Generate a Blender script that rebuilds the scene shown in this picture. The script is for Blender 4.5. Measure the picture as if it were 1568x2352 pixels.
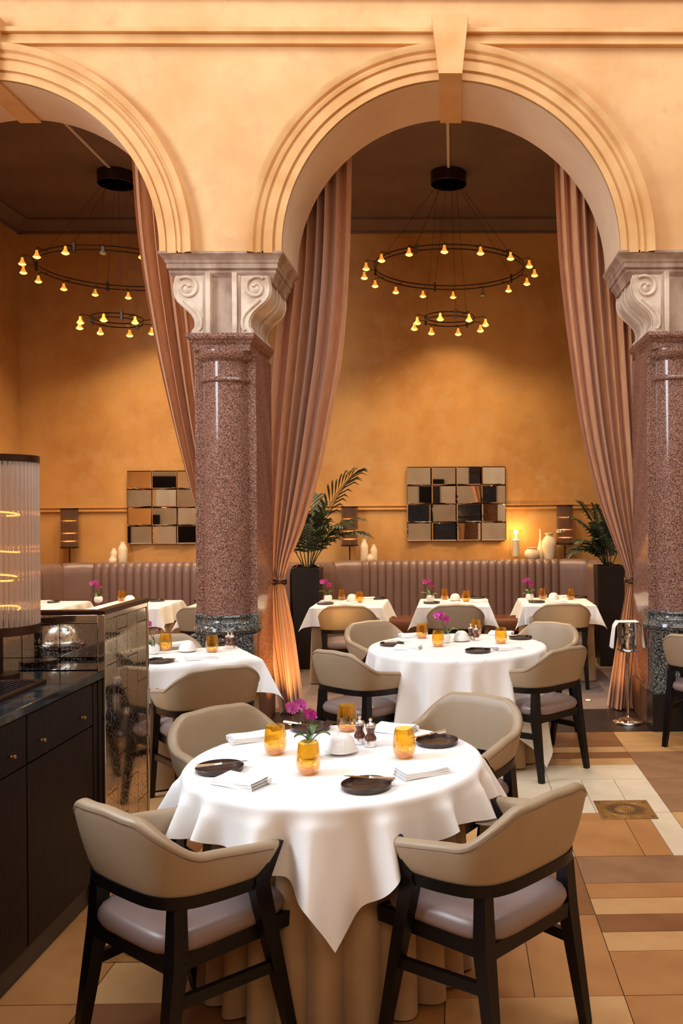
import bpy, bmesh, math, random
from math import sin, cos, pi, radians, sqrt, hypot, atan2
from mathutils import Vector, Matrix

for o in list(bpy.data.objects):
    bpy.data.objects.remove(o)
SC = bpy.context.scene
COL = SC.collection
R = random.Random(7)

# ------------------------------------------------------------------ camera
F, H, YAW, ROLL, VPX, VPY = 2040.0, 1.75, radians(.95), radians(.4), 1041, 1175
_fw = Vector((sin(YAW), cos(YAW), 0)); _r0 = Vector((cos(YAW), -sin(YAW), 0)); _u0 = Vector((0, 0, 1))
_rt = _r0 * cos(ROLL) - _u0 * sin(ROLL); _up = _u0 * cos(ROLL) + _r0 * sin(ROLL)
CAM = Vector((0, 0, H))
_d = Vector((0, 1, 0)); _k = F / _d.dot(_fw)
PPX = VPX - _k * _d.dot(_rt); PPY = VPY + _k * _d.dot(_up)
cd = bpy.data.cameras.new('camera'); cam = bpy.data.objects.new('camera', cd); COL.objects.link(cam)
m = Matrix.Identity(4)
for i in range(3):
    m[i][0] = _rt[i]; m[i][1] = _up[i]; m[i][2] = -_fw[i]; m[i][3] = CAM[i]
cam.matrix_world = m
cd.sensor_width = 36; cd.sensor_fit = 'AUTO'; cd.lens = F / 2352 * 36
cd.shift_x = (784 - PPX) / 2352; cd.shift_y = (PPY - 1176) / 2352
cd.clip_start = .05; cd.clip_end = 100
SC.camera = cam

def _ray(px, py): return _fw + _rt * ((px - PPX) / F) + _up * ((PPY - py) / F)
def P(px, py, Y):                       # where a sight line meets the vertical plane y = Y
    r = _ray(px, py); return CAM + r * (Y / r.y)
def G(px, py, z=0.0):                   # where a sight line meets the level z
    r = _ray(px, py); return CAM + r * ((z - H) / r.z)

# ------------------------------------------------------------------ world, light, exposure
W = bpy.data.worlds.new('world'); SC.world = W; W.use_nodes = True
W.node_tree.nodes['Background'].inputs[0].default_value = (.75, .85, 1, 1)
W.node_tree.nodes['Background'].inputs[1].default_value = .3
SC.view_settings.view_transform = 'Standard'; SC.view_settings.look = 'None'
SC.view_settings.exposure = .0; SC.view_settings.gamma = 1.0
SC.view_settings.use_curve_mapping = False
cy = SC.cycles
cy.max_bounces = 9; cy.diffuse_bounces = 4; cy.glossy_bounces = 5; cy.transmission_bounces = 6; cy.transparent_max_bounces = 24
cy.sample_clamp_indirect = 4.0; cy.caustics_reflective = False; cy.caustics_refractive = False
cy.use_denoising = True

def area(name, loc, direction, sx, sy, power, color, spread=180):
    l = bpy.data.lights.new(name, 'AREA'); l.shape = 'RECTANGLE'; l.size = sx; l.size_y = sy
    l.energy = power; l.color = color; l.spread = radians(spread)
    o = bpy.data.objects.new(name, l); COL.objects.link(o); o.location = loc
    o.rotation_euler = Vector(direction).to_track_quat('-Z', 'Y').to_euler(); return o
area('skylight_daylight', (.8, 3.9, 7.85), (0, 0, -1), 7.0, 4.0, 360, (.97, .98, 1))
area('left_window_daylight', (-5.9, 3.2, 4.6), (1, .25, -.22), 4.0, 3.2, 700, (.78, .89, 1))
area('rear_warm_fill', (0, -4.8, 6.3), (0, 1, -.28), 9, 2.6, 250, (1, .86, .70))  # unseen warm fill added high at the rear wall, not at its windows

# ------------------------------------------------------------------ materials
def _nt(name):
    mt = bpy.data.materials.new(name); mt.use_nodes = True
    nt = mt.node_tree; return mt, nt, nt.nodes['Principled BSDF']
def srgb(r, g, b):
    f = lambda c: (c / 255 / 12.92) if c / 255 <= .04045 else ((c / 255 + .055) / 1.055) ** 2.4
    return (f(r), f(g), f(b), 1)
def mix_ramp(nt, fac, c1, c2, p1=.35, p2=.65):
    rp = nt.nodes.new('ShaderNodeValToRGB'); e = rp.color_ramp.elements
    e[0].position = p1; e[0].color = c1; e[1].position = p2; e[1].color = c2
    nt.links.new(fac, rp.inputs[0]); return rp
def noise(nt, scale, detail=3, coord='Object', stretch=None, rough=.5):
    tc = nt.nodes.new('ShaderNodeTexCoord'); n = nt.nodes.new('ShaderNodeTexNoise')
    n.inputs['Scale'].default_value = scale; n.inputs['Detail'].default_value = detail; n.inputs['Roughness'].default_value = rough
    if stretch:
        mp = nt.nodes.new('ShaderNodeMapping'); mp.inputs['Scale'].default_value = stretch
        nt.links.new(tc.outputs[coord], mp.inputs[0]); nt.links.new(mp.outputs[0], n.inputs[0])
    else:
        nt.links.new(tc.outputs[coord], n.inputs[0])
    return n
def bump(nt, b, fac, strength=.2, dist=.01):
    bp = nt.nodes.new('ShaderNodeBump'); bp.inputs['Strength'].default_value = strength; bp.inputs['Distance'].default_value = dist
    nt.links.new(fac, bp.inputs['Height']); nt.links.new(bp.outputs[0], b.inputs['Normal'])
def M(name, c, rough=.5, metal=0, c2=None, scale=5, detail=3, bmp=0, stretch=None, p=(.35, .65), spec=.5, sheen=0, coat=0, bscale=None):
    mt, nt, b = _nt(name)
    b.inputs['Base Color'].default_value = c; b.inputs['Roughness'].default_value = rough; b.inputs['Metallic'].default_value = metal
    b.inputs['Specular IOR Level'].default_value = spec
    if sheen: b.inputs['Sheen Weight'].default_value = sheen
    if coat: b.inputs['Coat Weight'].default_value = coat; b.inputs['Coat Roughness'].default_value = .08
    n = None
    if c2:
        n = noise(nt, scale, detail, stretch=stretch); rp = mix_ramp(nt, n.outputs['Fac'], c, c2, *p)
        nt.links.new(rp.outputs[0], b.inputs['Base Color'])
    if bmp:
        n2 = noise(nt, bscale or scale, 4, stretch=stretch); bump(nt, b, n2.outputs['Fac'], bmp)
    return mt
def emit(name, c, s):
    mt, nt, b = _nt(name)
    b.inputs['Base Color'].default_value = c; b.inputs['Emission Color'].default_value = c; b.inputs['Emission Strength'].default_value = s
    return mt
def plaster(name, c1, c2, c3):
    mt, nt, b = _nt(name)
    n1 = noise(nt, 1.1, 5, rough=.6); n2 = noise(nt, 5, 6, rough=.65); n3 = noise(nt, 90, 2)
    r1 = mix_ramp(nt, n1.outputs['Fac'], c1, c2, .38, .64)
    r2 = mix_ramp(nt, n2.outputs['Fac'], (0, 0, 0, 1), (1, 1, 1, 1), .5, .75)
    mx = nt.nodes.new('ShaderNodeMix'); mx.data_type = 'RGBA'
    nt.links.new(r2.outputs[0], mx.inputs[0]); nt.links.new(r1.outputs[0], mx.inputs[6]); mx.inputs[7].default_value = c3
    nt.links.new(mx.outputs[2], b.inputs['Base Color']); b.inputs['Roughness'].default_value = .85
    bump(nt, b, n3.outputs['Fac'], .12, .004); return mt
def granite(name, base, dark, light, rough=.12, scale=170):
    mt, nt, b = _nt(name)
    tc = nt.nodes.new('ShaderNodeTexCoord')
    v = nt.nodes.new('ShaderNodeTexVoronoi'); v.inputs['Scale'].default_value = scale
    v2 = nt.nodes.new('ShaderNodeTexVoronoi'); v2.inputs['Scale'].default_value = scale * .62
    nt.links.new(tc.outputs['Object'], v.inputs['Vector']); nt.links.new(tc.outputs['Object'], v2.inputs['Vector'])
    s1 = nt.nodes.new('ShaderNodeSeparateColor'); nt.links.new(v.outputs['Color'], s1.inputs[0])
    s2 = nt.nodes.new('ShaderNodeSeparateColor'); nt.links.new(v2.outputs['Color'], s2.inputs[0])
    rp = nt.nodes.new('ShaderNodeValToRGB'); rp.color_ramp.interpolation = 'CONSTANT'
    e = rp.color_ramp.elements; e[0].position = 0; e[0].color = dark; e[1].position = .3; e[1].color = base
    x = e.new(.8); x.color = light
    nt.links.new(s1.outputs[0], rp.inputs[0])
    rp2 = mix_ramp(nt, s2.outputs[1], (.72, .72, .72, 1), (1.12, 1.12, 1.12, 1), .2, .8)
    mx = nt.nodes.new('ShaderNodeMix'); mx.data_type = 'RGBA'; mx.blend_type = 'MULTIPLY'; mx.inputs[0].default_value = 1
    nt.links.new(rp.outputs[0], mx.inputs[6]); nt.links.new(rp2.outputs[0], mx.inputs[7])
    nt.links.new(mx.outputs[2], b.inputs['Base Color']); b.inputs['Roughness'].default_value = rough
    return mt
def thin_glass(name, tint, gloss=.12, haze=0, haze_col=(1, 1, 1, 1), rough=.03, rim=.55):
    mt = bpy.data.materials.new(name); mt.use_nodes = True; nt = mt.node_tree; nt.nodes.clear()
    out = nt.nodes.new('ShaderNodeOutputMaterial'); tr = nt.nodes.new('ShaderNodeBsdfTransparent'); gl = nt.nodes.new('ShaderNodeBsdfGlossy')
    tr.inputs[0].default_value = tint; gl.inputs[0].default_value = (1, 1, 1, 1); gl.inputs['Roughness'].default_value = rough
    lw = nt.nodes.new('ShaderNodeLayerWeight'); lw.inputs[0].default_value = .35
    mp = nt.nodes.new('ShaderNodeMath'); mp.operation = 'MULTIPLY_ADD'; mp.inputs[1].default_value = rim; mp.inputs[2].default_value = gloss * .3
    nt.links.new(lw.outputs['Facing'], mp.inputs[0])
    mx = nt.nodes.new('ShaderNodeMixShader'); nt.links.new(mp.outputs[0], mx.inputs[0])
    base = tr.outputs[0]
    if haze:
        df = nt.nodes.new('ShaderNodeBsdfTranslucent'); df.inputs[0].default_value = haze_col
        d2 = nt.nodes.new('ShaderNodeBsdfDiffuse'); d2.inputs[0].default_value = haze_col
        a = nt.nodes.new('ShaderNodeMixShader'); a.inputs[0].default_value = .5
        nt.links.new(df.outputs[0], a.inputs[1]); nt.links.new(d2.outputs[0], a.inputs[2])
        h = nt.nodes.new('ShaderNodeMixShader'); h.inputs[0].default_value = haze
        nt.links.new(tr.outputs[0], h.inputs[1]); nt.links.new(a.outputs[0], h.inputs[2]); base = h.outputs[0]
    nt.links.new(base, mx.inputs[1]); nt.links.new(gl.outputs[0], mx.inputs[2]); nt.links.new(mx.outputs[0], out.inputs[0])
    return mt

m_plaster = plaster('arcade_plaster', srgb(226, 180, 126), srgb(212, 160, 104), srgb(208, 160, 112))
m_ochre = plaster('ochre_plaster', srgb(200, 150, 88), srgb(176, 124, 66), srgb(190, 148, 98))
m_mould = M('archivolt_plaster', srgb(222, 174, 116), .8, c2=srgb(206, 152, 92), scale=3, bmp=.08, bscale=60)
m_soffit = M('soffit_plaster', srgb(226, 196, 162), .85, c2=srgb(216, 184, 150), scale=2, bmp=.06, bscale=70)
m_ceil = M('brown_ceiling_paint', srgb(116, 92, 76), .8, c2=srgb(104, 80, 66), scale=1.5)
m_hall = M('hall_plaster', srgb(214, 190, 156), .85, c2=srgb(200, 172, 136), scale=1.2)
m_lime = M('weathered_limestone', srgb(222, 202, 180), .75, c2=srgb(184, 156, 132), scale=6, detail=6, bmp=.15, p=(.42, .72), bscale=40)
m_limeA = M('stained_limestone', srgb(186, 160, 140), .75, c2=srgb(146, 116, 96), scale=7, detail=6, bmp=.2, stretch=(1, 1, .5), bscale=40)
m_red = granite('red_granite', srgb(150, 108, 92), srgb(84, 54, 48), srgb(176, 140, 124), .12, 200)
m_grey = granite('grey_granite', srgb(84, 84, 82), srgb(26, 28, 30), srgb(168, 166, 158), .12, 180)
m_black = M('black_stone', srgb(28, 28, 32), .3, c2=srgb(20, 20, 23), scale=30)
m_jamb = M('brown_jamb_stone', srgb(120, 84, 66), .45, c2=srgb(92, 62, 48), scale=4, stretch=(3, 3, .6))
m_cloth = M('white_linen', srgb(244, 242, 240), .85, bmp=.05, bscale=240, sheen=.1)
m_skirt = M('beige_skirt_cloth', srgb(172, 140, 104), .85, c2=srgb(162, 129, 93), scale=8, sheen=.2)
m_tan = M('taupe_leather', srgb(168, 148, 122), .40, c2=srgb(160, 139, 112), scale=3, bmp=.05, bscale=420)
m_seat = M('mauve_leather', srgb(140, 120, 116), .34, c2=srgb(130, 110, 106), scale=3, bmp=.04, bscale=420)
m_wenge = M('wenge_wood', srgb(16, 11, 12), .36, c2=srgb(10, 7, 8), scale=10, stretch=(6, 6, .7), spec=.3)
m_banq = M('mauve_brown_leather', srgb(124, 97, 90), .36, c2=srgb(114, 88, 81), scale=4, bmp=.04, bscale=300)
m_banqseat = M('chestnut_leather', srgb(120, 74, 50), .35, c2=srgb(108, 64, 42), scale=4)
m_curt = M('russet_linen', srgb(208, 150, 104), .8, c2=srgb(194, 133, 88), scale=40, stretch=(1, 1, .15), bmp=.1, bscale=160, sheen=.4)
m_chrome = M('polished_chrome', srgb(225, 222, 216), .08, 1)
m_silver = M('bright_silver', srgb(236, 233, 228), .2, 1)
m_bronze = M('dark_bronze', srgb(66, 44, 36), .35, .7)
m_iron = M('dark_iron', srgb(48, 34, 26), .4, .6)
m_brass = M('aged_brass', srgb(176, 132, 72), .42, .5, c2=srgb(146, 104, 54), scale=14, detail=5)
m_plate = M('brown_stoneware', srgb(72, 52, 42), .28, c2=srgb(48, 34, 28), scale=40, detail=5)
m_porc = M('white_porcelain', srgb(244, 242, 238), .25)
m_vase = M('chalk_ceramic', srgb(234, 214, 190), .75, c2=srgb(222, 200, 172), scale=12, bmp=.1, bscale=50)
m_leaf = M('dark_palm_leaf', srgb(38, 56, 30), .45, c2=srgb(22, 36, 20), scale=9)
m_orleaf = M('orchid_leaf', srgb(86, 118, 58), .4, c2=srgb(62, 94, 42), scale=20)
m_stem = M('orchid_stem', srgb(92, 66, 50), .6)
m_petal = M('magenta_petal', srgb(206, 74, 164), .5, c2=srgb(232, 150, 204), scale=60, p=(.5, .8))
m_petald = M('deep_magenta_petal', srgb(186, 24, 132), .5, c2=srgb(214, 80, 166), scale=60, p=(.5, .8))
m_lip = M('purple_lip', srgb(140, 10, 96), .5)
m_mill = M('walnut_mill_wood', srgb(96, 50, 38), .22, coat=.6)
m_planter = M('black_planter_lacquer', srgb(26, 19, 17), .35)
m_barwood = M('dark_stained_oak', srgb(28, 16, 16), .42, c2=srgb(15, 9, 9), scale=14, stretch=(8, 8, .5), bmp=.12, bscale=30, spec=.16)
m_worktop = M('dark_polished_stone', srgb(46, 54, 58), .08, c2=srgb(26, 30, 33), scale=18, detail=6)
m_mirror = M('bevelled_mirror', srgb(238, 234, 226), .015, 1)
m_candle = M('ivory_wax', srgb(250, 236, 206), .5)
m_carpet = M('grey_brown_carpet', srgb(150, 128, 116), .95, c2=srgb(116, 96, 86), scale=120, detail=2, bmp=.4, bscale=200)
m_thresh = M('dark_threshold_stone', srgb(52, 38, 34), .35, c2=srgb(42, 30, 27), scale=3)
m_grout = M('brown_grout', srgb(84, 58, 38), .8)
m_cable = M('dark_cable', srgb(60, 42, 32), .5)
m_white = M('pale_conduit_paint', srgb(206, 192, 176), .6)
m_amber = thin_glass('amber_glass', (1.0, .83, .40, 1), .15)
m_clear = thin_glass('clear_glass', (.98, .98, .97, 1), .1, rim=.18)
m_reed = thin_glass('reeded_glass', (.93, .88, .84, 1), .3, .30, (.92, .86, .82, 1))
m_smoke = thin_glass('smoked_reeded_glass', (.60, .50, .45, 1), .2, .25, (.42, .32, .28, 1))
m_bulb = emit('lit_bulb', (1, .38, .05, 1), 9)
m_dichroic = emit('glowing_amber_reflector', (1, .36, .04, 1), .9)
m_bulboff = M('unlit_bulb_glass', srgb(190, 176, 150), .1, .6)
m_filament = emit('glowing_filament', (1, .34, .05, 1), 7)
m_flame = emit('candle_flame', (1, .70, .25, 1), 60)
m_flush = emit('floor_lamp_lens', (1, .60, .22, 1), 10)
def antique():
    mt, nt, b = _nt('antique_mirror')
    b.inputs['Metallic'].default_value = 1
    n1 = noise(nt, 9, 6, rough=.7); n2 = noise(nt, 70, 5, rough=.7)
    ml = nt.nodes.new('ShaderNodeMath'); ml.operation = 'MULTIPLY'
    r1 = mix_ramp(nt, n1.outputs['Fac'], (.25, .25, .25, 1), (1, 1, 1, 1), .35, .6)
    r2 = mix_ramp(nt, n2.outputs['Fac'], (0, 0, 0, 1), (1, 1, 1, 1), .52, .64)
    nt.links.new(r1.outputs[0], ml.inputs[0]); nt.links.new(r2.outputs[0], ml.inputs[1])
    rp = mix_ramp(nt, ml.outputs[0], srgb(218, 212, 200), srgb(84, 70, 54), .05, 1.0)
    rr = mix_ramp(nt, ml.outputs[0], (.05, .05, .05, 1), (.5, .5, .5, 1), 0, .8)
    nt.links.new(rp.outputs[0], b.inputs['Base Color']); nt.links.new(rr.outputs[0], b.inputs['Roughness']); return mt
m_antique = antique()

# ------------------------------------------------------------------ mesh helpers
class MB:
    def __init__(s): s.v = []; s.f = []; s.bev = False
    def add(s, vs, fs):
        n = len(s.v); s.v += [tuple(v) for v in vs]; s.f += [tuple(i + n for i in f) for f in fs]; return s
    def box(s, x0, x1, y0, y1, z0, z1, b=0):
        if b <= 0:
            vs = [(x, y, z) for x in (x0, x1) for y in (y0, y1) for z in (z0, z1)]
            return s.add(vs, [(0, 1, 3, 2), (4, 6, 7, 5), (0, 4, 5, 1), (2, 3, 7, 6), (0, 2, 6, 4), (1, 5, 7, 3)])
        s.bev = b < .02
        bm = bmesh.new(); bmesh.ops.create_cube(bm, size=1)
        for v in bm.verts:
            v.co = ((x0 + x1) / 2 + v.co.x * (x1 - x0), (y0 + y1) / 2 + v.co.y * (y1 - y0), (z0 + z1) / 2 + v.co.z * (z1 - z0))
        bmesh.ops.bevel(bm, geom=bm.edges[:], offset=b, segments=2, profile=.5, affect='EDGES')
        return s.bm(bm)
    def bm(s, bm):
        bm.verts.index_update()
        s.add([v.co[:] for v in bm.verts], [[v.index for v in f.verts] for f in bm.faces]); bm.free(); return s
    def lathe(s, prof, n=32, c=(0, 0, 0), cap=True):
        vs = []; fs = []; k = len(prof)
        for i in range(n):
            a = 2 * pi * i / n
            for r, z in prof: vs.append((c[0] + r * cos(a), c[1] + r * sin(a), c[2] + z))
        for i in range(n):
            j = (i + 1) % n
            for q in range(k - 1): fs.append((i * k + q, j * k + q, j * k + q + 1, i * k + q + 1))
        if cap:
            if prof[0][0] > 1e-5: fs.append(tuple(i * k for i in reversed(range(n))))
            if prof[-1][0] > 1e-5: fs.append(tuple(i * k + k - 1 for i in range(n)))
        return s.add(vs, fs)
    def tube(s, path, r, n=8, closed=False):
        pts = [Vector(p) for p in path]; L = len(pts); vs = []; fs = []
        rad = r if isinstance(r, (list, tuple)) else [r] * L
        ref = None
        for i, p in enumerate(pts):
            if closed: t = pts[(i + 1) % L] - pts[i - 1]
            else: t = pts[min(i + 1, L - 1)] - pts[max(i - 1, 0)]
            t.normalize()
            if ref is None:
                ref = Vector((0, 0, 1)) if abs(t.z) < .9 else Vector((1, 0, 0))
            u = t.cross(ref).normalized(); w = u.cross(t).normalized(); ref = w
            for q in range(n):
                a = 2 * pi * q / n; vs.append(p + (u * cos(a) + w * sin(a)) * rad[i])
        for i in range(L if closed else L - 1):
            j = (i + 1) % L
            for q in range(n): fs.append((i * n + q, i * n + (q + 1) % n, j * n + (q + 1) % n, j * n + q))
        if not closed: fs += [tuple(reversed(range(n))), tuple((L - 1) * n + q for q in range(n))]
        return s.add(vs, fs)
    def bar(s, a, b, wa, ha, wb=None, hb=None, side=(1, 0, 0)):     # a square-section bar from a to b
        wb = wb or wa; hb = hb or ha; a = Vector(a); b = Vector(b); t = (b - a).normalized()
        u = Vector(side); u = (u - t * u.dot(t)).normalized(); w = t.cross(u)
        vs = []
        for p, ww, hh in ((a, wa, ha), (b, wb, hb)):
            for i, j in ((-1, -1), (1, -1), (1, 1), (-1, 1)): vs.append(p + u * i * ww / 2 + w * j * hh / 2)
        return s.add(vs, [(3, 2, 1, 0), (4, 5, 6, 7)] + [(i, (i + 1) % 4, 4 + (i + 1) % 4, 4 + i) for i in range(4)])
    def prism(s, poly, a0, a1, axis='y'):        # polygon (u,v) extruded along an axis
        n = len(poly); vs = []
        for a in (a0, a1):
            for u, v in poly: vs.append((u, a, v) if axis == 'y' else ((a, u, v) if axis == 'x' else (u, v, a)))
        return s.add(vs, [tuple(range(n)), tuple(reversed(range(n, 2 * n)))] + [(i, i + n, (i + 1) % n + n, (i + 1) % n) for i in range(n)])
    def grid(s, fn, nu, nv, wrap=False):
        vs = [fn(i / (nu if wrap else nu - 1), j / (nv - 1)) for i in range(nu) for j in range(nv)]
        fs = []
        for i in range(nu if wrap else nu - 1):
            k = (i + 1) % nu
            for j in range(nv - 1): fs.append((i * nv + j, k * nv + j, k * nv + j + 1, i * nv + j + 1))
        return s.add(vs, fs)
    def ringsweep(s, rects):                      # stack of rectangles (x0,x1,y0,y1,z)
        vs = []; fs = []
        for x0, x1, y0, y1, z in rects: vs += [(x0, y0, z), (x1, y0, z), (x1, y1, z), (x0, y1, z)]
        for k in range(len(rects) - 1):
            for i in range(4): fs.append((k * 4 + i, k * 4 + (i + 1) % 4, k * 4 + 4 + (i + 1) % 4, k * 4 + 4 + i))
        n = len(rects) * 4
        fs += [(3, 2, 1, 0), (n - 4, n - 3, n - 2, n - 1)]
        return s.add(vs, fs)
    def mesh(s, name, mat, angle=35, fix=True):
        me = bpy.data.meshes.new(name); me.from_pydata(s.v, [], s.f)
        if fix:
            bm = bmesh.new(); bm.from_mesh(me); bmesh.ops.recalc_face_normals(bm, faces=bm.faces); bm.to_mesh(me); bm.free()
        if angle:
            for p in me.polygons: p.use_smooth = True
            me.set_sharp_from_angle(angle=radians(min(angle, 20) if s.bev else angle))
        me.materials.append(mat); return me
    def build(s, name, mat, parent=None, loc=None, rot=None, angle=35, fix=True):
        return put(name, s.mesh(name, mat, angle, fix), parent, loc, rot)

def put(name, me, parent=None, loc=None, rot=None, scale=None):
    o = bpy.data.objects.new(name, me); COL.objects.link(o)
    if parent: o.parent = parent
    if loc is not None: o.location = loc
    if rot is not None: o.rotation_euler = rot
    if scale is not None: o.scale = scale
    return o
def tag(o, label=None, cat=None, group=None, kind=None):
    if label: o['label'] = label
    if cat: o['category'] = cat
    if group: o['group'] = group
    if kind: o['kind'] = kind
    return o
def thing(name, label, cat, loc=(0, 0, 0), rz=0, group=None):
    o = bpy.data.objects.new(name, None); COL.objects.link(o); o.empty_display_size = .1
    o.location = loc; o.rotation_euler = (0, 0, rz); return tag(o, label, cat, group)
def struct(name, mb, mat, parent=None, label=None, angle=35):
    o = mb.build(name, mat, parent, angle=angle)
    if not parent: tag(o, label, None, None, 'structure')
    return o
CACHE = {}
def cached(key, fn):
    if key not in CACHE: CACHE[key] = fn()
    return CACHE[key]
def ss(a, b, x):
    t = max(0, min(1, (x - a) / (b - a))); return t * t * (3 - 2 * t)
def interp(tab, x):                               # smooth piecewise interpolation of a table [(x, v...)]
    if x <= tab[0][0]: return tab[0][1:]
    for a, b in zip(tab, tab[1:]):
        if x <= b[0]:
            t = (x - a[0]) / (b[0] - a[0]); return tuple(p + (q - p) * t for p, q in zip(a[1:], b[1:]))
    return tab[-1][1:]
def catmull(tab, x):
    n = len(tab)
    if x <= tab[0][0]: return tab[0][1:]
    if x >= tab[-1][0]: return tab[-1][1:]
    for i in range(n - 1):
        if tab[i][0] <= x <= tab[i + 1][0]:
            a, b = tab[i], tab[i + 1]; h = b[0] - a[0]; t = (x - a[0]) / h; out = []
            for k in range(1, len(a)):
                def sl(j):
                    j0, j1 = max(j - 1, 0), min(j + 1, n - 1); return (tab[j1][k] - tab[j0][k]) / (tab[j1][0] - tab[j0][0])
                p0, p1, d0, d1 = a[k], b[k], sl(i) * h, sl(i + 1) * h
                out.append((2*t**3 - 3*t*t + 1)*p0 + (t**3 - 2*t*t + t)*d0 + (-2*t**3 + 3*t*t)*p1 + (t**3 - t*t)*d1)
            return tuple(out)

# ================================================================== THE SETTING
YW, YB, RA, RO, ZS, SP = 7.10, 7.78, 1.35, 1.613, 3.84, 3.66     # arcade wall: faces, radii, springing, spacing
YBACK, ZC = 11.35, 5.45
TOPZ = 8.0
# --- floors
fl = struct('floor', MB().box(-6, 6, -5, 7.0, -.2, -.006), m_grout, label='hall floor of tan and cream stone tiles')
tone = {
 'c': M('cream_tile', srgb(226, 208, 180), .4, c2=srgb(212, 192, 160), scale=4, detail=6, bmp=.05, bscale=50),
 'b': M('buff_tile', srgb(206, 162, 110), .4, c2=srgb(190, 142, 88), scale=4, detail=6, bmp=.05, bscale=50),
 'o': M('ochre_tile', srgb(182, 128, 76), .4, c2=srgb(166, 112, 62), scale=4, detail=6, bmp=.05, bscale=50),
 'd': M('umber_tile', srgb(142, 92, 52), .42, c2=srgb(124, 78, 42), scale=5, detail=6, bmp=.05, bscale=50),
 't': M('taupe_tile', srgb(154, 114, 80), .42, c2=srgb(136, 97, 66), scale=5, detail=6, bmp=.05, bscale=50),
}
TX, TY, TM = .603, 3.193, .645
# layouts: h = list of (fraction from near edge, tone) strips along x; v = columns along y
def lay(i, j):
    fixed = {
      (0, 0): ('h', [(.5, 'o'), (.25, 'b'), (.25, 'd')]),      # X .603-1.248, Y 3.19-3.84 (near to far)
      (1, 0): ('h', [(.5, 'o'), (.25, 'b'), (.25, 'd')]),
      (0, 1): ('h', [(.25, 'b'), (.25, 'o'), (.5, 't')]),      # Y 3.84-4.48
      (1, 1): ('h', [(.25, 'b'), (.25, 'o'), (.5, 't')]),
      (0, -1): ('h', [(1, 'o')]), (1, -1): ('h', [(1, 'o')]), (-1, -1): ('h', [(1, 'b')]),
      (-1, 0): ('v', [(.5, 'o'), (.5, 'o')]), (-1, 1): ('v', [(1, 'd')]),
      (0, 2): ('v', [(.55, 'o'), (.225, 'o'), (.225, 'c')]), (1, 2): ('v', [(1, 'b')]),
      (0, 3): ('v', [(.33, 'c'), (.33, 'c'), (.34, 'c')]), (1, 3): ('h', [(.5, 't'), (.5, 't')]),
      (0, 4): ('h', [(.5, 'c'), (.25, 'b'), (.25, 'd')]), (1, 4): ('h', [(.5, 't'), (.5, 't')]),
      (0, 5): ('h', [(.25, 'b'), (.25, 'd'), (.5, 'd')]), (1, 5): ('h', [(.25, 'b'), (.25, 'b'), (.5, 'b')]),
      (-1, 3): ('v', [(.5, 'c'), (.5, 'c')]), (-1, 4): ('h', [(1, 'c')]), (-1, 5): ('h', [(.5, 'o'), (.5, 't')]), (-1, 2): ('v', [(.5, 'b'), (.5, 'c')]),
    }
    if (i, j) in fixed: return fixed[i, j]
    r = random.Random(i * 31 + j * 77 + 5)
    return r.choice([('h', [(.5, 'o'), (.25, 'b'), (.25, 'd')]), ('v', [(.5, 'o'), (.5, 't')]), ('h', [(1, 'o')]), ('v', [(.5, 'b'), (.5, 'o')]), ('h', [(.5, 'd'), (.5, 'o')])])
gap = .0035
for i in range(-5, 4):
    for j in range(-3, 6):
        x0, y0 = TX + i * TM, TY + j * TM
        kind, parts = lay(i, j); a = 0
        x1, y1 = x0 + TM, min(y0 + TM, 7.0)
        for fr, tn in parts:
            if kind == 'h': bx = (x0, x1, y0 + a * (y1 - y0), y0 + (a + fr) * (y1 - y0))
            else: bx = (x0 + a * TM, x0 + (a + fr) * TM, y0, y1)
            a += fr
            key = ('tile', kind, round(bx[1] - bx[0], 3), round(bx[3] - bx[2], 3), tn)
            me = cached(key, lambda: MB().box(0, bx[1] - bx[0] - gap, 0, bx[3] - bx[2] - gap, -.02, 0).mesh('tile', tone[tn], 0))
            put('tile', me, fl, (bx[0] + gap / 2, bx[2] + gap / 2, R.uniform(-.0006, .0006)))
m_farfloor = M('hall_tile_field', srgb(196, 150, 98), .4, c2=srgb(176, 126, 76), scale=1.6)
x0, x1, y0 = TX - 5 * TM, TX + 4 * TM, TY - 3 * TM
b = MB(); b.box(-6, x0, -5, 7, -.02, 0); b.box(x1, 6, -5, 7, -.02, 0); b.box(x0, x1, -5, y0, -.02, 0)
b.build('outer_tiles', m_farfloor, fl)
struct('floor_threshold', MB().box(-6, 6, 7.0, 7.80, -.2, 0), m_thresh, label='dark stone threshold strip between the columns')
struct('floor_carpet', MB().box(-6, 6, 7.80, YBACK + .1, -.2, .004), m_carpet, label='grey brown carpet in the raised dining bays')
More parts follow.
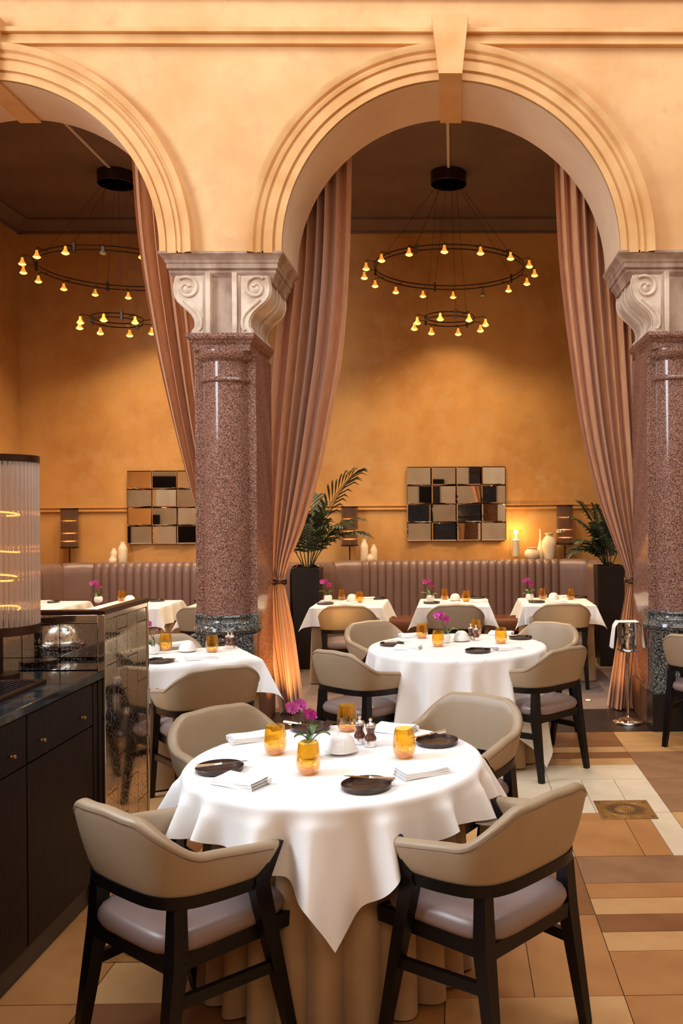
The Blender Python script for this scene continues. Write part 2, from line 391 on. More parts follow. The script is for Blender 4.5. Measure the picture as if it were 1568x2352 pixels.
# --- arcade wall (three arches, the outer ones cut by the frame)
def arcade():
    mb = MB(); N = 40; tops = []
    cs = [-SP, 0, SP]
    for yy, flip in ((YW, 1), (YB, -1)):
        def q(pts): mb.add([(x, yy, z) for x, z in pts], [tuple(range(len(pts)))])
        for c in cs:
            for k in range(N):
                a0, a1 = pi - pi * k / N, pi - pi * (k + 1) / N
                q([(c + RA * cos(a0), ZS + RA * sin(a0)), (c + RA * cos(a1), ZS + RA * sin(a1)), (c + RA * cos(a1), TOPZ), (c + RA * cos(a0), TOPZ)])
        for xa, xb, zz in ((-SP + RA, -RA, ZS - .03), (RA, SP - RA, ZS - .03), (-6, -SP - RA, 0), (SP + RA, 6, 0)):
            q([(xa, zz), (xb, zz), (xb, ZS), (xb, TOPZ), (xa, TOPZ), (xa, ZS)])
    for xa, xb in ((-SP + RA, -RA), (RA, SP - RA)):
        mb.add([(xa, YW, ZS - .03), (xb, YW, ZS - .03), (xb, YB, ZS - .03), (xa, YB, ZS - .03)], [(0, 1, 2, 3)])
    for xx in (-SP - RA, SP + RA): mb.add([(xx, YW, 0), (xx, YB, 0), (xx, YB, ZS), (xx, YW, ZS)], [(0, 1, 2, 3)])
    return mb
wa = struct('wall_arcade', arcade(), m_plaster, label='warm sand plaster wall with three round arches', angle=20)
for c in (-SP, 0, SP):
    N = 64
    def sof(u, v, c=c):
        a = pi - pi * u; return (c + (RA - .002) * cos(a), YW - .02 + (YB - YW + .04) * v, ZS + (RA - .002) * sin(a))
    MB().grid(sof, N, 2).build('arch_soffit', m_soffit, wa)
    prof = [(RA - .002, 0), (RA - .002, .035), (RA + .05, .04), (RA + .055, .03), (RA + .062, .03), (RA + .068, .055), (RA + .135, .06), (RA + .14, .05), (RA + .15, .05), (RA + .156, .07),
            (RA + .178, .078), (RA + .184, .062), (RA + .20, .062), (RA + .215, .085), (RA + .245, .098), (RO, .10), (RO + .003, .0)]
    def arv(u, v, c=c):
        q = int(round(u * (N + 1))); a = pi - pi * max(0, min(1, (q - 1) / (N - 1))); k = min(int(round(v * (len(prof) - 1))), len(prof) - 1); r, p = prof[k]
        return (c + r * cos(a), YW - p, ZS + r * sin(a) - (.035 if q in (0, N + 1) else 0))
    MB().grid(arv, N + 2, len(prof)).build('archivolt', m_mould, wa, angle=25)
    ks = MB(); zt, zb = 5.64, 5.175
    y0, y1 = YW - .16, YB + .03
    ks.add([(c - .145, y0, zt), (c + .145, y0, zt), (c + .092, y0, zb), (c - .092, y0, zb), (c - .145, YW, zt), (c + .145, YW, zt), (c + .092, y1, zb - .01), (c - .092, y1, zb - .01), (c + .12, YW, 5.40), (c - .12, YW, 5.40), (c + .092, y1, 5.3), (c - .092, y1, 5.3), (c + .092, YW, 5.3), (c - .092, YW, 5.3)],
           [(3, 2, 1, 0), (0, 1, 5, 4), (2, 3, 7, 6), (1, 2, 12, 5), (3, 0, 4, 13), (6, 7, 11, 10), (2, 6, 10, 12), (7, 3, 13, 11)])
    ks.build('keystone', m_mould, wa)
for z0, z1, p in ((5.462, 5.487, .05), (5.487, 5.545, .035), (5.545, 5.585, .075), (5.83, 5.9, .06), (5.9, 6.0, .12)):
    MB().box(-6, 6, YW - p, YW + .01, z0, z1, .006).build('frieze_moulding', m_mould, wa)
MB().box(-6, 6, YW - .02, YW + .01, 5.585, 5.84).build('frieze_band', m_plaster, wa)

# --- bays behind the arcade
XL = P(45, 700, YBACK).x
wb = struct('wall_back', MB().box(-6, 6, YBACK, YBACK + .2, 0, ZC + .2), m_ochre, label='mottled ochre plaster wall behind the banquettes')
MB().box(-6, 6, YBACK - .03, YBACK + .01, 1.775, 1.80, .008).build('dado_rail', m_ochre, wb)
MB().box(-6, 6, YBACK - .02, YBACK + .01, 1.825, 1.838, .004).build('dado_rail', m_ochre, wb)
cn = MB(); cn.prism([(YBACK, 5.30), (YBACK, ZC), (YBACK - .2, ZC), (YBACK - .2, ZC - .03), (YBACK - .13, ZC - .07), (YBACK - .05, 5.33), (YBACK - .05, 5.30)], -6, 6, 'x')
cn.build('cornice', m_ceil, wb)
wl = struct('wall_bay_left', MB().box(XL - .2, XL, YB, YBACK, 0, ZC), m_ochre, label='ochre plaster side wall at the left of the bay')
cn = MB(); cn.prism([(XL, 5.30), (XL, ZC), (XL + .2, ZC), (XL + .2, ZC - .03), (XL + .13, ZC - .07), (XL + .05, 5.33), (XL + .05, 5.30)], YB, YBACK, 'y')
cn.build('cornice', m_ceil, wl)
struct('wall_bay_right', MB().box(5.6, 5.8, YB, YBACK, 0, ZC), m_ochre, label='ochre plaster side wall at the right of the bay')
struct('ceiling_bay', MB().box(-6, 6, YB, YBACK + .1, ZC, ZC + .15), m_ceil, label='dark brown painted ceiling of the dining bays')
# --- the hall around the camera
struct('wall_left', MB().box(-6.2, -6, -5, YW, 0, TOPZ), m_hall)
struct('wall_right', MB().box(6, 6.2, -5, YW, 0, TOPZ), m_hall)
struct('wall_rear', MB().box(-6.2, 6.2, -5.2, -5, 0, TOPZ), m_hall)
wr = bpy.data.objects['wall_rear']
for k, xx in enumerate((-4.2, -1.6, 1.2, 4.0)):
    d_ = struct('door_%d' % (k + 1), MB().box(xx - .55, xx + .55, -5.0, -4.93, 0, 2.5, .01), m_barwood) if k in (0, 3) else None
    if d_: MB().box(xx - .4, xx + .4, -4.94, -4.91, .3, 2.3, .01).build('door_panel', m_barwood, d_)
    if not d_:
        w_ = struct('window_%d' % (k + 1), MB().box(xx - .8, xx + .8, -5.0, -4.95, .6, 3.4), m_bronze)
        for q in range(6): MB().box(xx - .76 + (q % 2) * .78, xx - .02 + (q % 2) * .78, -4.96, -4.935, .64 + (q // 2) * .92, 1.5 + (q // 2) * .92).build('pane', m_worktop, w_)
b = MB(); b.box(-6.2, -4.3, -5, YW, TOPZ, TOPZ + .2); b.box(4.8, 6.2, -5, YW, TOPZ, TOPZ + .2); b.box(-4.3, 4.8, -5, -1.2, TOPZ, TOPZ + .2); b.box(-4.3, 4.8, 6.0, YW, TOPZ, TOPZ + .2)
struct('ceiling', b, m_hall)

# ================================================================== COLUMNS
def column(X, label):
    t = thing('stone_column', label, 'column', (X, 7.3, 0), 0, 'columns of the arcade')
    y = lambda Y: Y - 7.3
    MB().box(-.262, .262, y(6.985), y(7.2), 0, .30, .006).build('plinth', m_black, t)
    MB().box(-.262, .262, y(7.2), y(7.79), 0, .30, .006).build('jamb_plinth', m_jamb, t)
    MB().ringsweep([(-.256, .256, y(7.0), y(7.2), .30), (-.256, .256, y(7.0), y(7.2), .325), (-.246, .246, y(7.015), y(7.2), .35), (-.246, .246, y(7.015), y(7.2), .775), (-.25, .25, y(7.01), y(7.2), .79)]).build('pedestal', m_grey, t)
    MB().box(-.246, .246, y(7.18), y(7.785), .30, 3.05, .004).build('jamb_shaft', m_red, t)
    MB().box(-.25, .25, y(7.17), y(7.32), .785, .94, .004).build('base_block', m_grey, t)
    pr = [(.24, .785), (.262, .795), (.272, .82), (.264, .846), (.244, .860), (.228, .864), (.228, .872), (.219, .878), (.211, .895), (.209, .912), (.216, .918), (.218, .928), (.212, .937), (.196, .942)]
    MB().lathe(pr, 48, (0, -.06, 0)).build('base_torus', m_grey, t)
    pr = [(.192, .94), (.192, 1.5), (.184, 2.79), (.190, 2.792), (.205, 2.80), (.209, 2.812), (.205, 2.824), (.190, 2.832), (.184, 2.835), (.184, 2.955), (.192, 2.965), (.205, 2.97), (.23, 2.99), (.242, 3.02), (.242, 3.04)]
    MB().lathe(pr, 48, (0, -.06, 0)).build('shaft', m_red, t)
    def rc(hw, yf, z): return (-hw, hw, y(yf), y(7.78), z)
    MB().ringsweep([rc(.228, 7.06, 3.036), rc(.228, 7.06, 3.085), rc(.232, 7.055, 3.09), rc(.244, 7.045, 3.10), rc(.248, 7.035, 3.115), rc(.262, 7.02, 3.125), rc(.268, 7.01, 3.14), rc(.268, 7.01, 3.168)]).build('abacus', m_red, t, angle=20)
    # capital: core, scroll consoles, fillets, cornice
    cp = MB().box(-.215, .215, y(7.14), y(7.74), 3.166, 3.63).build('capital', m_lime, t)
    sil = [(3.168, .236), (3.20, .236), (3.226, .215), (3.268, .212), (3.30, .219), (3.336, .238), (3.386, .288), (3.42, .328), (3.445, .352), (3.48, .371), (3.52, .38), (3.56, .380), (3.60, .372), (3.635, .36)]
    for sd in (-1, 1):
        poly = [(sd * .10, 3.168), (sd * .10, 3.635)] + [(sd * w, z) for z, w in reversed(sil)]
        for ya, yb, gr in ((7.085, 7.40, 0), (7.46, 7.76, 0)):
            MB().prism(poly, y(ya), y(yb)).build('scroll_console', m_lime, cp, angle=30)
        poly2 = [(sd * .10, 3.168), (sd * .10, 3.635)] + [(sd * (w - .03), z) for z, w in reversed(sil)]
        MB().prism(poly2, y(7.40), y(7.46)).build('console_groove', m_lime, cp)
        for ya, yb in ((7.10, 7.125), (7.36, 7.385), (7.475, 7.50), (7.72, 7.745)):     # rolled edges along the S
            MB().tube([(sd * (w + .003), y((ya + yb) / 2), z) for z, w in sil], .010, 6).build('console_bead', m_lime, cp)
        # volute and S bead on the front face
        pts = []
        for k in range(46):
            a = k / 45 * 2.6 * pi; r = .096 * (1 - .80 * k / 45) ; pts.append((sd * (.272 + r * cos(a + .9)), y(7.080), 3.535 + r * sin(a + .9)))
        MB().tube(pts, [.013] * 40 + [.014, .016, .018, .02, .018, .01], 8).build('volute', m_lime, cp)
        MB().lathe([(.0, .012), (.03, .009), (.046, 0)], 20).build('volute_eye', m_lime, cp, (sd * .272, y(7.086), 3.535), (radians(90), 0, 0))
        MB().tube([(sd * (w - .052), y(7.084), z) for z, w in sil if z < 3.48 and z > 3.19], .013, 8).build('scroll_bead', m_lime, cp)
        MB().box(min(sd * .085, sd * .125), max(sd * .085, sd * .125), y(7.065), y(7.15), 3.168, 3.66, .006).build('fillet', m_lime, cp)
        MB().box(min(sd * .125, sd * .15), max(sd * .125, sd * .15), y(7.078), y(7.15), 3.168, 3.64, .005).build('fillet', m_limeA, cp)
    MB().box(-.09, .09, y(7.125), y(7.16), 3.168, 3.63, .004).build('panel', m_limeA, cp)
    def rr(hw, z): return (-hw, hw, y(7.3 - (.25 + hw - .49)), y(7.58 + (.25 + hw - .49)), z)
    pf = [(.395, 3.60), (.40, 3.625), (.408, 3.645), (.425, 3.668), (.428, 3.682), (.418, 3.69), (.432, 3.696), (.440, 3.702), (.440, 3.735), (.446, 3.74), (.452, 3.752), (.452, 3.760), (.462, 3.775), (.480, 3.795), (.490, 3.805), (.490, 3.822)]
    MB().ringsweep([rr(h_, z) for h_, z in pf]).build('capital_cornice', m_limeA, cp, angle=15)
    return t
column(-1.828, 'red granite column with carved limestone scroll capital between the two arches')
column(1.822, 'red granite column with scroll capital cut off by the right edge')
# column at left of the left arch is out of frame

# ================================================================== CURTAINS
def curtain(label, rows, folds, ph, tie, tie_label):
    # rows: (z, xl, xr, y, amplitude)
    t = thing('drape_curtain', label, 'curtain', (0, 0, 0), 0, 'tied linen drapes in the arches')
    rows = sorted(rows); z0, z1 = rows[0][0], rows[-1][0]
    rr_ = random.Random(ph); off = [rr_.uniform(-.5, .5) for _ in range(9)]
    def fn(u, v):
        z = z0 + (z1 - z0) * v
        xl, xr, y, A = catmull(rows, z)
        w = u + .018 * sin(9 * u + ph) + .012 * sin(23 * u + off[0] * 6)
        p = 2 * pi * folds * w
        amp = A * 2.1 * (.85 + .35 * sin(3.1 * u * pi + off[1] * 5))
        yy = y + amp * (sin(p) + .22 * sin(2 * p + off[2] * 6))
        xx = xl + (xr - xl) * u + .16 * abs(xr - xl) / folds * sin(2 * p) + .1 * amp * cos(p)
        return (xx, yy, z)
    MB().grid(fn, folds * 14 + 1, 70).build('cloth', m_curt, t, angle=0) if False else None
    o = MB().grid(fn, folds * 14 + 1, 70).build('cloth', m_curt, t, angle=80)
    x, y, z, rx, ry = tie
    for k, dz in enumerate((-.012, .008)):
        MB().tube([(x + rx * cos(a * 2 * pi / 28), y + ry * sin(a * 2 * pi / 28), z + dz + .006 * sin(a * 2 * pi / 7 + k * 3)) for a in range(28)], .011, 8, True).build('tie_rope', m_bronze, t)
    return t
def crow(y_px, xl_px, xr_px, Y, A):
    a = P(xl_px, y_px, Y); b2 = P(xr_px, y_px, Y); return (a.z, a.x, b2.x, Y, A)
YC = 7.99
tm = P(640, 1336, YC)
curtain('russet linen drape tied back at the right of the central column',
        [(5.44, P(650, 300, YC).x, P(806, 300, YC).x, YC, .05)] +
        [crow(345, 650, 806, YC, .05), crow(600, 642, 800, YC, .05), crow(800, 622, 786, YC, .048), crow(950, 612, 760, YC, .045), crow(1080, 606, 734, YC, .042), crow(1210, 608, 696, YC, .032), crow(1290, 616, 664, YC, .022), crow(1336, 620, 652, YC, .014),
         crow(1370, 617, 658, YC - .02, .018), crow(1450, 616, 674, YC - .04, .03)] + [(.01, G(636, 1645).x, G(712, 1610).x, YC - .1, .07)],
        7, 1, (tm.x - .01, YC, tm.z, .075, .05), '')
tm = P(1453, 1332, YC)
curtain('russet linen drape tied back beside the right-hand column',
        [(5.44, P(1270, 300, YC).x, P(1440, 300, YC).x, YC, .05)] +
        [crow(355, 1272, 1440, YC, .05), crow(600, 1284, 1444, YC, .05), crow(800, 1306, 1452, YC, .048), crow(1000, 1336, 1462, YC, .044), crow(1150, 1374, 1468, YC, .036), crow(1250, 1410, 1470, YC, .026), crow(1300, 1430, 1469, YC, .018), crow(1332, 1441, 1467, YC, .012),
         crow(1370, 1434, 1468, YC - .02, .018), crow(1480, 1414, 1468, YC - .05, .03)] + [(.01, G(1382, 1610).x, G(1466, 1635).x, YC - .12, .07)],
        7, 4, (tm.x, YC, tm.z, .07, .05), '')
tm = P(492, 1336, YC)
curtain('russet linen drape in the left arch swept behind the central column',
        [(5.44, P(296, 300, YC).x, P(480, 300, YC).x, YC, .05)] +
        [crow(345, 298, 480, YC, .05), crow(550, 314, 484, YC, .05), crow(750, 346, 492, YC, .048), crow(950, 390, 500, YC, .044), crow(1120, 434, 508, YC, .036), crow(1240, 466, 510, YC, .026), crow(1336, 482, 508, YC, .014),
         crow(1380, 478, 510, YC - .02, .02), crow(1480, 474, 520, YC - .05, .03)] + [(.01, P(466, 1600, YC).x, P(530, 1600, YC).x, YC - .12, .06)],
        6, 9, (tm.x + .01, YC, tm.z, .065, .05), '')

# ================================================================== CHANDELIERS
def chandelier(cx, label, off_big, rot):
    Y = 9.7; t = thing('ring_chandelier', label, 'chandelier', (cx, Y, ZC), 0, 'twin ring chandeliers of the bays')
    z = lambda Z: Z - ZC
    MB().lathe([(.19, z(5.32)), (.195, z(5.325)), (.195, 0), (.0, 0)], 40).build('canopy', m_bronze, t)
    MB().lathe([(0, 0), (.19, 0)], 40).build('canopy_underside', m_brass if False else m_iron, t, (0, 0, z(5.319)))
    MB().box(-.014, .014, YB - Y - .3, -.15, -.02, 0).build('conduit', m_white, t)
    rings = []
    for Rr, Z, n, offs, armr in ((.815, 4.40, 16, off_big, .93), (.271, 3.85, 8, (), .40)):
        rg = None
        for dz in (.022, -.022):
            r_ = MB().tube([(Rr * cos(a * 2 * pi / 64), Rr * sin(a * 2 * pi / 64), z(Z) + dz) for a in range(64)], .007, 6, True).build('ring_rail', m_iron, t)
            rg = rg or r_
        for k in range(3 if Rr < .5 else 5):
            a = 2 * pi * (k + .3) / (3 if Rr < .5 else 5) + rot
            MB().box(-.012, .012, -.012, .012, -.05, .05, .002).build('clamp', m_iron, t, (Rr * cos(a), Rr * sin(a), z(Z)))
            top = (.12 * cos(a), .12 * sin(a), z(5.33)) 
            MB().tube([(Rr * cos(a), Rr * sin(a), z(Z) + .04), top], .0025, 5).build('suspension_wire', m_cable, t)
        for k in range(n):
            a = 2 * pi * (k + .5) / n + rot
            ca, sa = cos(a), sin(a); out = armr if Rr > .5 else armr
            MB().tube([(Rr * ca, Rr * sa, z(Z)), (out * ca, out * sa, z(Z) + .01), (out * ca, out * sa, z(Z) - .02)], .0045, 5).build('lamp_arm', m_iron, t)
            lit = k not in offs
            me = cached(('spot', 1), lambda: MB().lathe([(.0, 0), (.012, 0), (.014, -.025), (.02, -.04), (.036, -.062), (.038, -.068)], 14, cap=False).mesh('spot_reflector', m_dichroic))
            me = me if lit else cached('spotoff', lambda: MB().lathe([(.0, 0), (.012, 0), (.014, -.025), (.02, -.04), (.036, -.062), (.038, -.068)], 14, cap=False).mesh('spot_reflector', m_bulboff))
            sh = put('spot_lamp', me, t, (out * ca, out * sa, z(Z) - .02))
            me2 = cached(('bulb', lit), lambda: MB().lathe([(0, -.084), (.018, -.081), (.031, -.074), (.036, -.066), (.02, -.045), (.012, -.03), (0, -.03)], 14).mesh('bulb', m_bulb if lit else m_bulboff))
            put('bulb', me2, sh)
    for k in range(6):
        a = 2 * pi * (k + .5) / 6
        l = bpy.data.lights.new('bulb_light', 'SPOT'); l.energy = 105; l.color = (1, .73, .42); l.spot_size = radians(128); l.spot_blend = .9; l.shadow_soft_size = .05
        o = bpy.data.objects.new('bulb_light', l); COL.objects.link(o); o.parent = t; o.location = (.93 * cos(a), .93 * sin(a), z(4.27))
    l = bpy.data.lights.new('bulb_light', 'SPOT'); l.energy = 95; l.color = (1, .73, .42); l.spot_size = radians(128); l.spot_blend = .9; l.shadow_soft_size = .05
    o = bpy.data.objects.new('bulb_light', l); COL.objects.link(o); o.parent = t; o.location = (0, 0, z(3.72))
    return t
chandelier(P(1031, 600, 9.7).x, 'two-tier ring chandelier with small amber bulbs under the central arch', (2,), .15)
chandelier(P(268, 600, 9.7).x, 'two-tier ring chandelier with amber bulbs in the left arch, partly behind drape', (11,), .42)

# ================================================================== BANQUETTES
def banquette(label, xa, xb, yb):
    """wall bench with a channelled back that curls forward at both ends; yb = front plane of the back"""
    t = thing('banquette', label, 'banquette', (0, 0, 0), 0, 'channelled leather banquettes')
    r = .42; top = 1.14
    path = []                                     # plan path of the back's front face, left to right
    nst = max(1, round((xb - xa - 2 * r) / .098)); w = (xb - xa - 2 * r) / nst
    segs = []
    for k in range(2):
        a0, a1 = pi - k * pi / 4, pi - (k + 1) * pi / 4
        segs.append([(xa + r + r * cos(a0 + (a1 - a0) * q / 5), yb - r + r * sin(a0 + (a1 - a0) * q / 5)) for q in range(6)])
    for k in range(nst): segs.append([(xa + r + w * (k + q / 5), yb) for q in range(6)])
    for k in range(2):
        a0, a1 = pi / 2 - k * pi / 4, pi / 2 - (k + 1) * pi / 4
        segs.append([(xb - r + r * cos(a0 + (a1 - a0) * q / 5), yb - r + r * sin(a0 + (a1 - a0) * q / 5)) for q in range(6)])
    segs.insert(0, [(xa, yb - r - .12 + .12 * q / 5) for q in range(6)]); segs.append([(xb, yb - r - .12 * q / 5) for q in range(6)])
    def channel(sg):
        n = len(sg)
        prof = [(0.0, .30), (.0, .70), (.0, 1.02), (.012, 1.08), (.035, 1.12), (.07, top), (.13, top), (.16, 1.11), (.16, .30)]    # depth behind the face, z
        def fn(u, v):
            x = u * (n - 1); i = min(int(x), n - 2); f = x - i
            px, py = sg[i][0] + (sg[i + 1][0] - sg[i][0]) * f, sg[i][1] + (sg[i + 1][1] - sg[i][1]) * f
            dx, dy = sg[-1][0] - sg[0][0], sg[-1][1] - sg[0][1]
            tx, ty = sg[i + 1][0] - sg[i][0], sg[i + 1][1] - sg[i][1]; L = hypot(tx, ty); nx, ny = -ty / L, tx / L
            k = v * (len(prof) - 1); j = min(int(k), len(prof) - 2); g = k - j
            d = prof[j][0] + (prof[j + 1][0] - prof[j][0]) * g; z = prof[j][1] + (prof[j + 1][1] - prof[j][1]) * g
            e = abs(2 * u - 1); puff = .024 * (1 - e ** 4)
            d2 = d - puff if d < .08 else d
            z2 = z + (puff * .5 if z > 1.05 and d < .14 else 0)
            return (px + nx * d2, py + ny * d2, z2)
        return MB().grid(fn, 9, len(prof))
    straight = None
    for i, sg in enumerate(segs):
        if 3 <= i < 3 + nst:
            o0 = sg[0]
            if straight is None: straight = channel([(x - o0[0], y - o0[1]) for x, y in sg]).mesh('channel', m_banq, 50)
            put('channel', straight, t, (o0[0], o0[1], 0))
        else: channel(sg).build('channel', m_banq, t, angle=50)
    # ledge behind the back, plinth and seat
    MB().box(xa, xb, yb + .14, YBACK, 0, top - .03).build('back_ledge', m_banq, t)
    st = MB().box(xa + .03, xb - .03, yb - .52, yb + .02, .32, .475, .035).build('seat', m_banqseat, t)
    MB().box(xa + .05, xb - .05, yb - .47, yb, 0, .32).build('plinth', m_planter, t)
    return t
YBQ = 10.98
xa, xb = P(742, 1350, 10.6).x, P(1374, 1350, 10.6).x
banquette('mauve brown channelled leather banquette below the right-hand mirror', xa, xb, YBQ)
xa2, xb2 = P(92, 1350, 10.5).x, P(664, 1350, 10.4).x
banquette('mauve brown channelled leather banquette in the left bay, ending behind the column', xa2, xb2, YBQ)

# ================================================================== CHAIR
def chair_meshes():
    # plan path of the outer shell from the right arm tip round the back to the left tip
    half = [(0, -.152), (.09, -.150), (.155, -.143), (.213, -.120), (.252, -.070), (.268, 0), (.275, .08), (.278, .165), (.279, .25)]
    pts = [(-x, y) for x, y in reversed(half[1:])] + half
    d = [0]
    for a, b in zip(pts, pts[1:]): d.append(d[-1] + hypot(b[0] - a[0], b[1] - a[1]))
    L = d[-1]; tabp = [(q / L * 2 - 1, x, y) for q, (x, y) in zip(d, pts)]
    def path(t): return catmull(tabp, max(-1, min(1, t)))
    def nrm(t):
        a, b = path(t - .01), path(t + .01); x, y = b[0] - a[0], b[1] - a[1]; l = hypot(x, y); return (y / l, -x / l)      # outward
    def top(t):
        a = abs(t); return .854 - .006 * ss(0, .2, a) - .121 * ss(.23, .53, a) - .044 * max(0, a - .5) / .5
    def bot(t):
        a = abs(t); return .602 - .012 * ss(.3, .9, a)
    TH = .044
    def sect(t):
        zt, zb = top(t), bot(t); a = abs(t); hgt = zt - zb
        lean = .045 * (1 - ss(.3, .65, a)) + .012
        out = []
        prof = []
        for w in (0, .12, .3, .5, .7, .85): prof.append((w * (hgt - .014), 0))
        for k in range(7):
            an = pi * k / 6; prof.append((hgt - .014 + .014 * sin(an), -TH / 2 + TH / 2 * cos(an)))
        for w in (.85, .7, .5, .3, .12, 0): prof.append((w * (hgt - .014), -TH))
        for z, off in prof:
            w = z / hgt
            te = t - (1 if t > 0 else -1) * ss(.55, 1, a) * (1 - w) * .135
            x, y = path(te); nx, ny = nrm(te)
            puff = .005 * sin(pi * min(1, w)) * (1 if off == 0 else .8)
            o = off + lean * w + (puff if off == 0 else -puff if off <= -TH + 1e-6 else 0)
            if off == 0 and w < .05: o -= .003
            out.append((x + nx * o, y + ny * o, zb + z))
        return out
    NT = 57; m1 = MB(); secs = [sect(-1 + 2 * i / (NT - 1)) for i in range(NT)]; k = len(secs[0])
    vs = [p for s_ in secs for p in s_]; fs = []
    for i in range(NT - 1):
        for j in range(k): fs.append((i * k + j, i * k + (j + 1) % k, (i + 1) * k + (j + 1) % k, (i + 1) * k + j))
    fs += [tuple(range(k)), tuple(reversed(range((NT - 1) * k, NT * k)))]
    m1.add([(x, min(y, .252), z) for x, y, z in vs], fs); shell = m1.mesh('backrest', m_tan, 50)
    # stitched seam just under the top edge on the outside
    seam = MB().tube([(s_[6][0] * 1.002, s_[6][1] + (.002 * (-1 if s_[6][1] < 0 else 0)), s_[6][2] - .006) for s_ in secs[1:-1]], .0014, 5).mesh('seam', m_jamb)
    # wooden rail under the shell
    rl = MB(); n = 45; vv = []
    for i in range(n):
        t = -.93 + 1.86 * i / (n - 1); x, y = path(t * .96); nx, ny = nrm(t * .96); zb = bot(t)
        for o, z in ((.004, 0), (.004, -.036), (-.042, -.036), (-.042, 0)): vv.append((x + nx * o, y + ny * o, zb + z + .002))
    ff = []
    for i in range(n - 1):
        for j in range(4): ff.append((i * 4 + j, i * 4 + (j + 1) % 4, i * 4 + 4 + (j + 1) % 4, i * 4 + 4 + j))
    ff += [(0, 1, 2, 3), tuple(reversed(range(n * 4 - 4, n * 4)))]
    rail = rl.add(vv, ff).mesh('back_rail', m_wenge)
    legs = []
    for sx in (-1, 1):
        f = MB()
        f.bar((sx * .262, .315, 0), (sx * .268, .170, .575), .030, .034, .042, .060)          # front leg, splayed forward
        f.prism([(.148, .590), (.162, .597), (.244, .676), (.251, .681), (.262, .679), (.205, .570), (.198, .545), (.150, .545)], sx * .232, sx * .288, 'x')          # its upper prong up to the arm tip
        legs.append(('leg', f.mesh('front_leg', m_wenge, 0)))
        rlg = MB(); rlg.bar((sx * .236, -.158, 0), (sx * .219, -.096, .40), .032, .032, .050, .052); rlg.bar((sx * .219, -.096, .40), (sx * .214, -.090, .566), .050, .052, .042, .044)
        legs.append(('leg', rlg.mesh('rear_leg', m_wenge, 0)))
        legs.append(('stretcher', MB().bar((sx * .264, .246, .275), (sx * .226, -.118, .285), .022, .036, side=(1, 0, 0)).mesh('stretcher', m_wenge, 0)))
    fr = MB()
    for sx in (-1, 1): fr.bar((sx * .238, .352, .395), (sx * .212, -.105, .395), .024, .05)
    fr.bar((-.238, .345, .395), (.238, .345, .395), .024, .05, side=(0, 1, 0)); fr.bar((-.22, -.108, .395), (.22, -.108, .395), .024, .05, side=(0, 1, 0))
    frame = fr.mesh('seat_frame', m_wenge, 0)
    def cush(u, v):
        a = 2 * pi * u
        ca, sa = cos(a), sin(a); e = .42
        qx = (abs(ca) ** e) * (1 if ca >= 0 else -1); qy = (abs(sa) ** e) * (1 if sa >= 0 else -1)
        prof = [(0, .425), (.90, .423), (.965, .431), (1.0, .452), (.985, .472), (.94, .487), (.8, .500), (.5, .509), (0, .513)]
        k = v * (len(prof) - 1); j = min(int(k), len(prof) - 2); g = k - j
        rr2 = prof[j][0] + (prof[j + 1][0] - prof[j][0]) * g; z = prof[j][1] + (prof[j + 1][1] - prof[j][1]) * g
        yy = .112 + qy * .25 * rr2; hw = .236 + (yy + .14) / .5 * .02
        return (qx * hw * rr2, yy, z - .01)
    seat = MB().grid(cush, 40, 17, True).mesh('seat', m_seat, 60)
    return shell, seam, rail, legs, frame, seat
CH = chair_meshes()
def chair(x, y, fx, fy, label, group):
    rz = atan2(fy, fx) - pi / 2
    t = thing('dining_chair', label, 'chair', (x, y, 0), rz, group)
    sh = put('backrest', CH[0], t); put('seam', CH[1], sh)
    put('back_rail', CH[2], t)
    for nm, me in CH[3]: put(nm, me, t)
    put('seat_frame', CH[4], t); put('seat', CH[5], t)
    return t
g1 = 'armchairs around the near round table'; g2 = 'armchairs around the far round table'; g3 = 'armchairs at the banquette tables'; g4 = 'armchairs at the square table by the column'
def chair_at(x, y, deg, label, group): return chair(x, y, -sin(radians(deg)), cos(radians(deg)), label, group)
chair_at(-.95, 2.888, -38.7, 'taupe leather armchair in the left foreground, back to us beside the dark bar', g1)
chair_at(.163, 2.954, 47.4, 'taupe leather armchair in the right foreground, seen from behind', g1)
chair_at(-.985, 4.02, -132, 'taupe leather armchair behind the left of the near table, facing us', g1)
chair_at(.025, 4.221, 146.8, 'taupe leather armchair behind the right of the near table, facing us', g1)
chair_at(-.667, 5.931, -41, 'taupe leather armchair at front left of the far round table', g2)
chair_at(.615, 5.975, 44, 'taupe leather armchair at front right of the far round table, all legs visible', g2)
chair_at(-.595, 7.222, -141, 'taupe leather armchair behind the far round table on its left', g2)
chair_at(.690, 7.03, 144.6, 'pale taupe armchair behind the far round table on its right', g2)
chair(1.83, 6.50, .69, .72, 'taupe armchair only a sliver of which shows at the right edge', 'armchairs cut by the frame')
for px, nm in ((797, 'left'), (1046, 'middle'), (1290, 'right')):
    chair(P(px, 1400, 8.72).x, 8.80, .0, 1, 'brown armchair pushed up to the %s small table of the right bay' % nm, g3)
chair(P(472, 1400, 8.72).x, 8.80, .12, .99, 'brown armchair in the left bay half hidden by the column', g3)

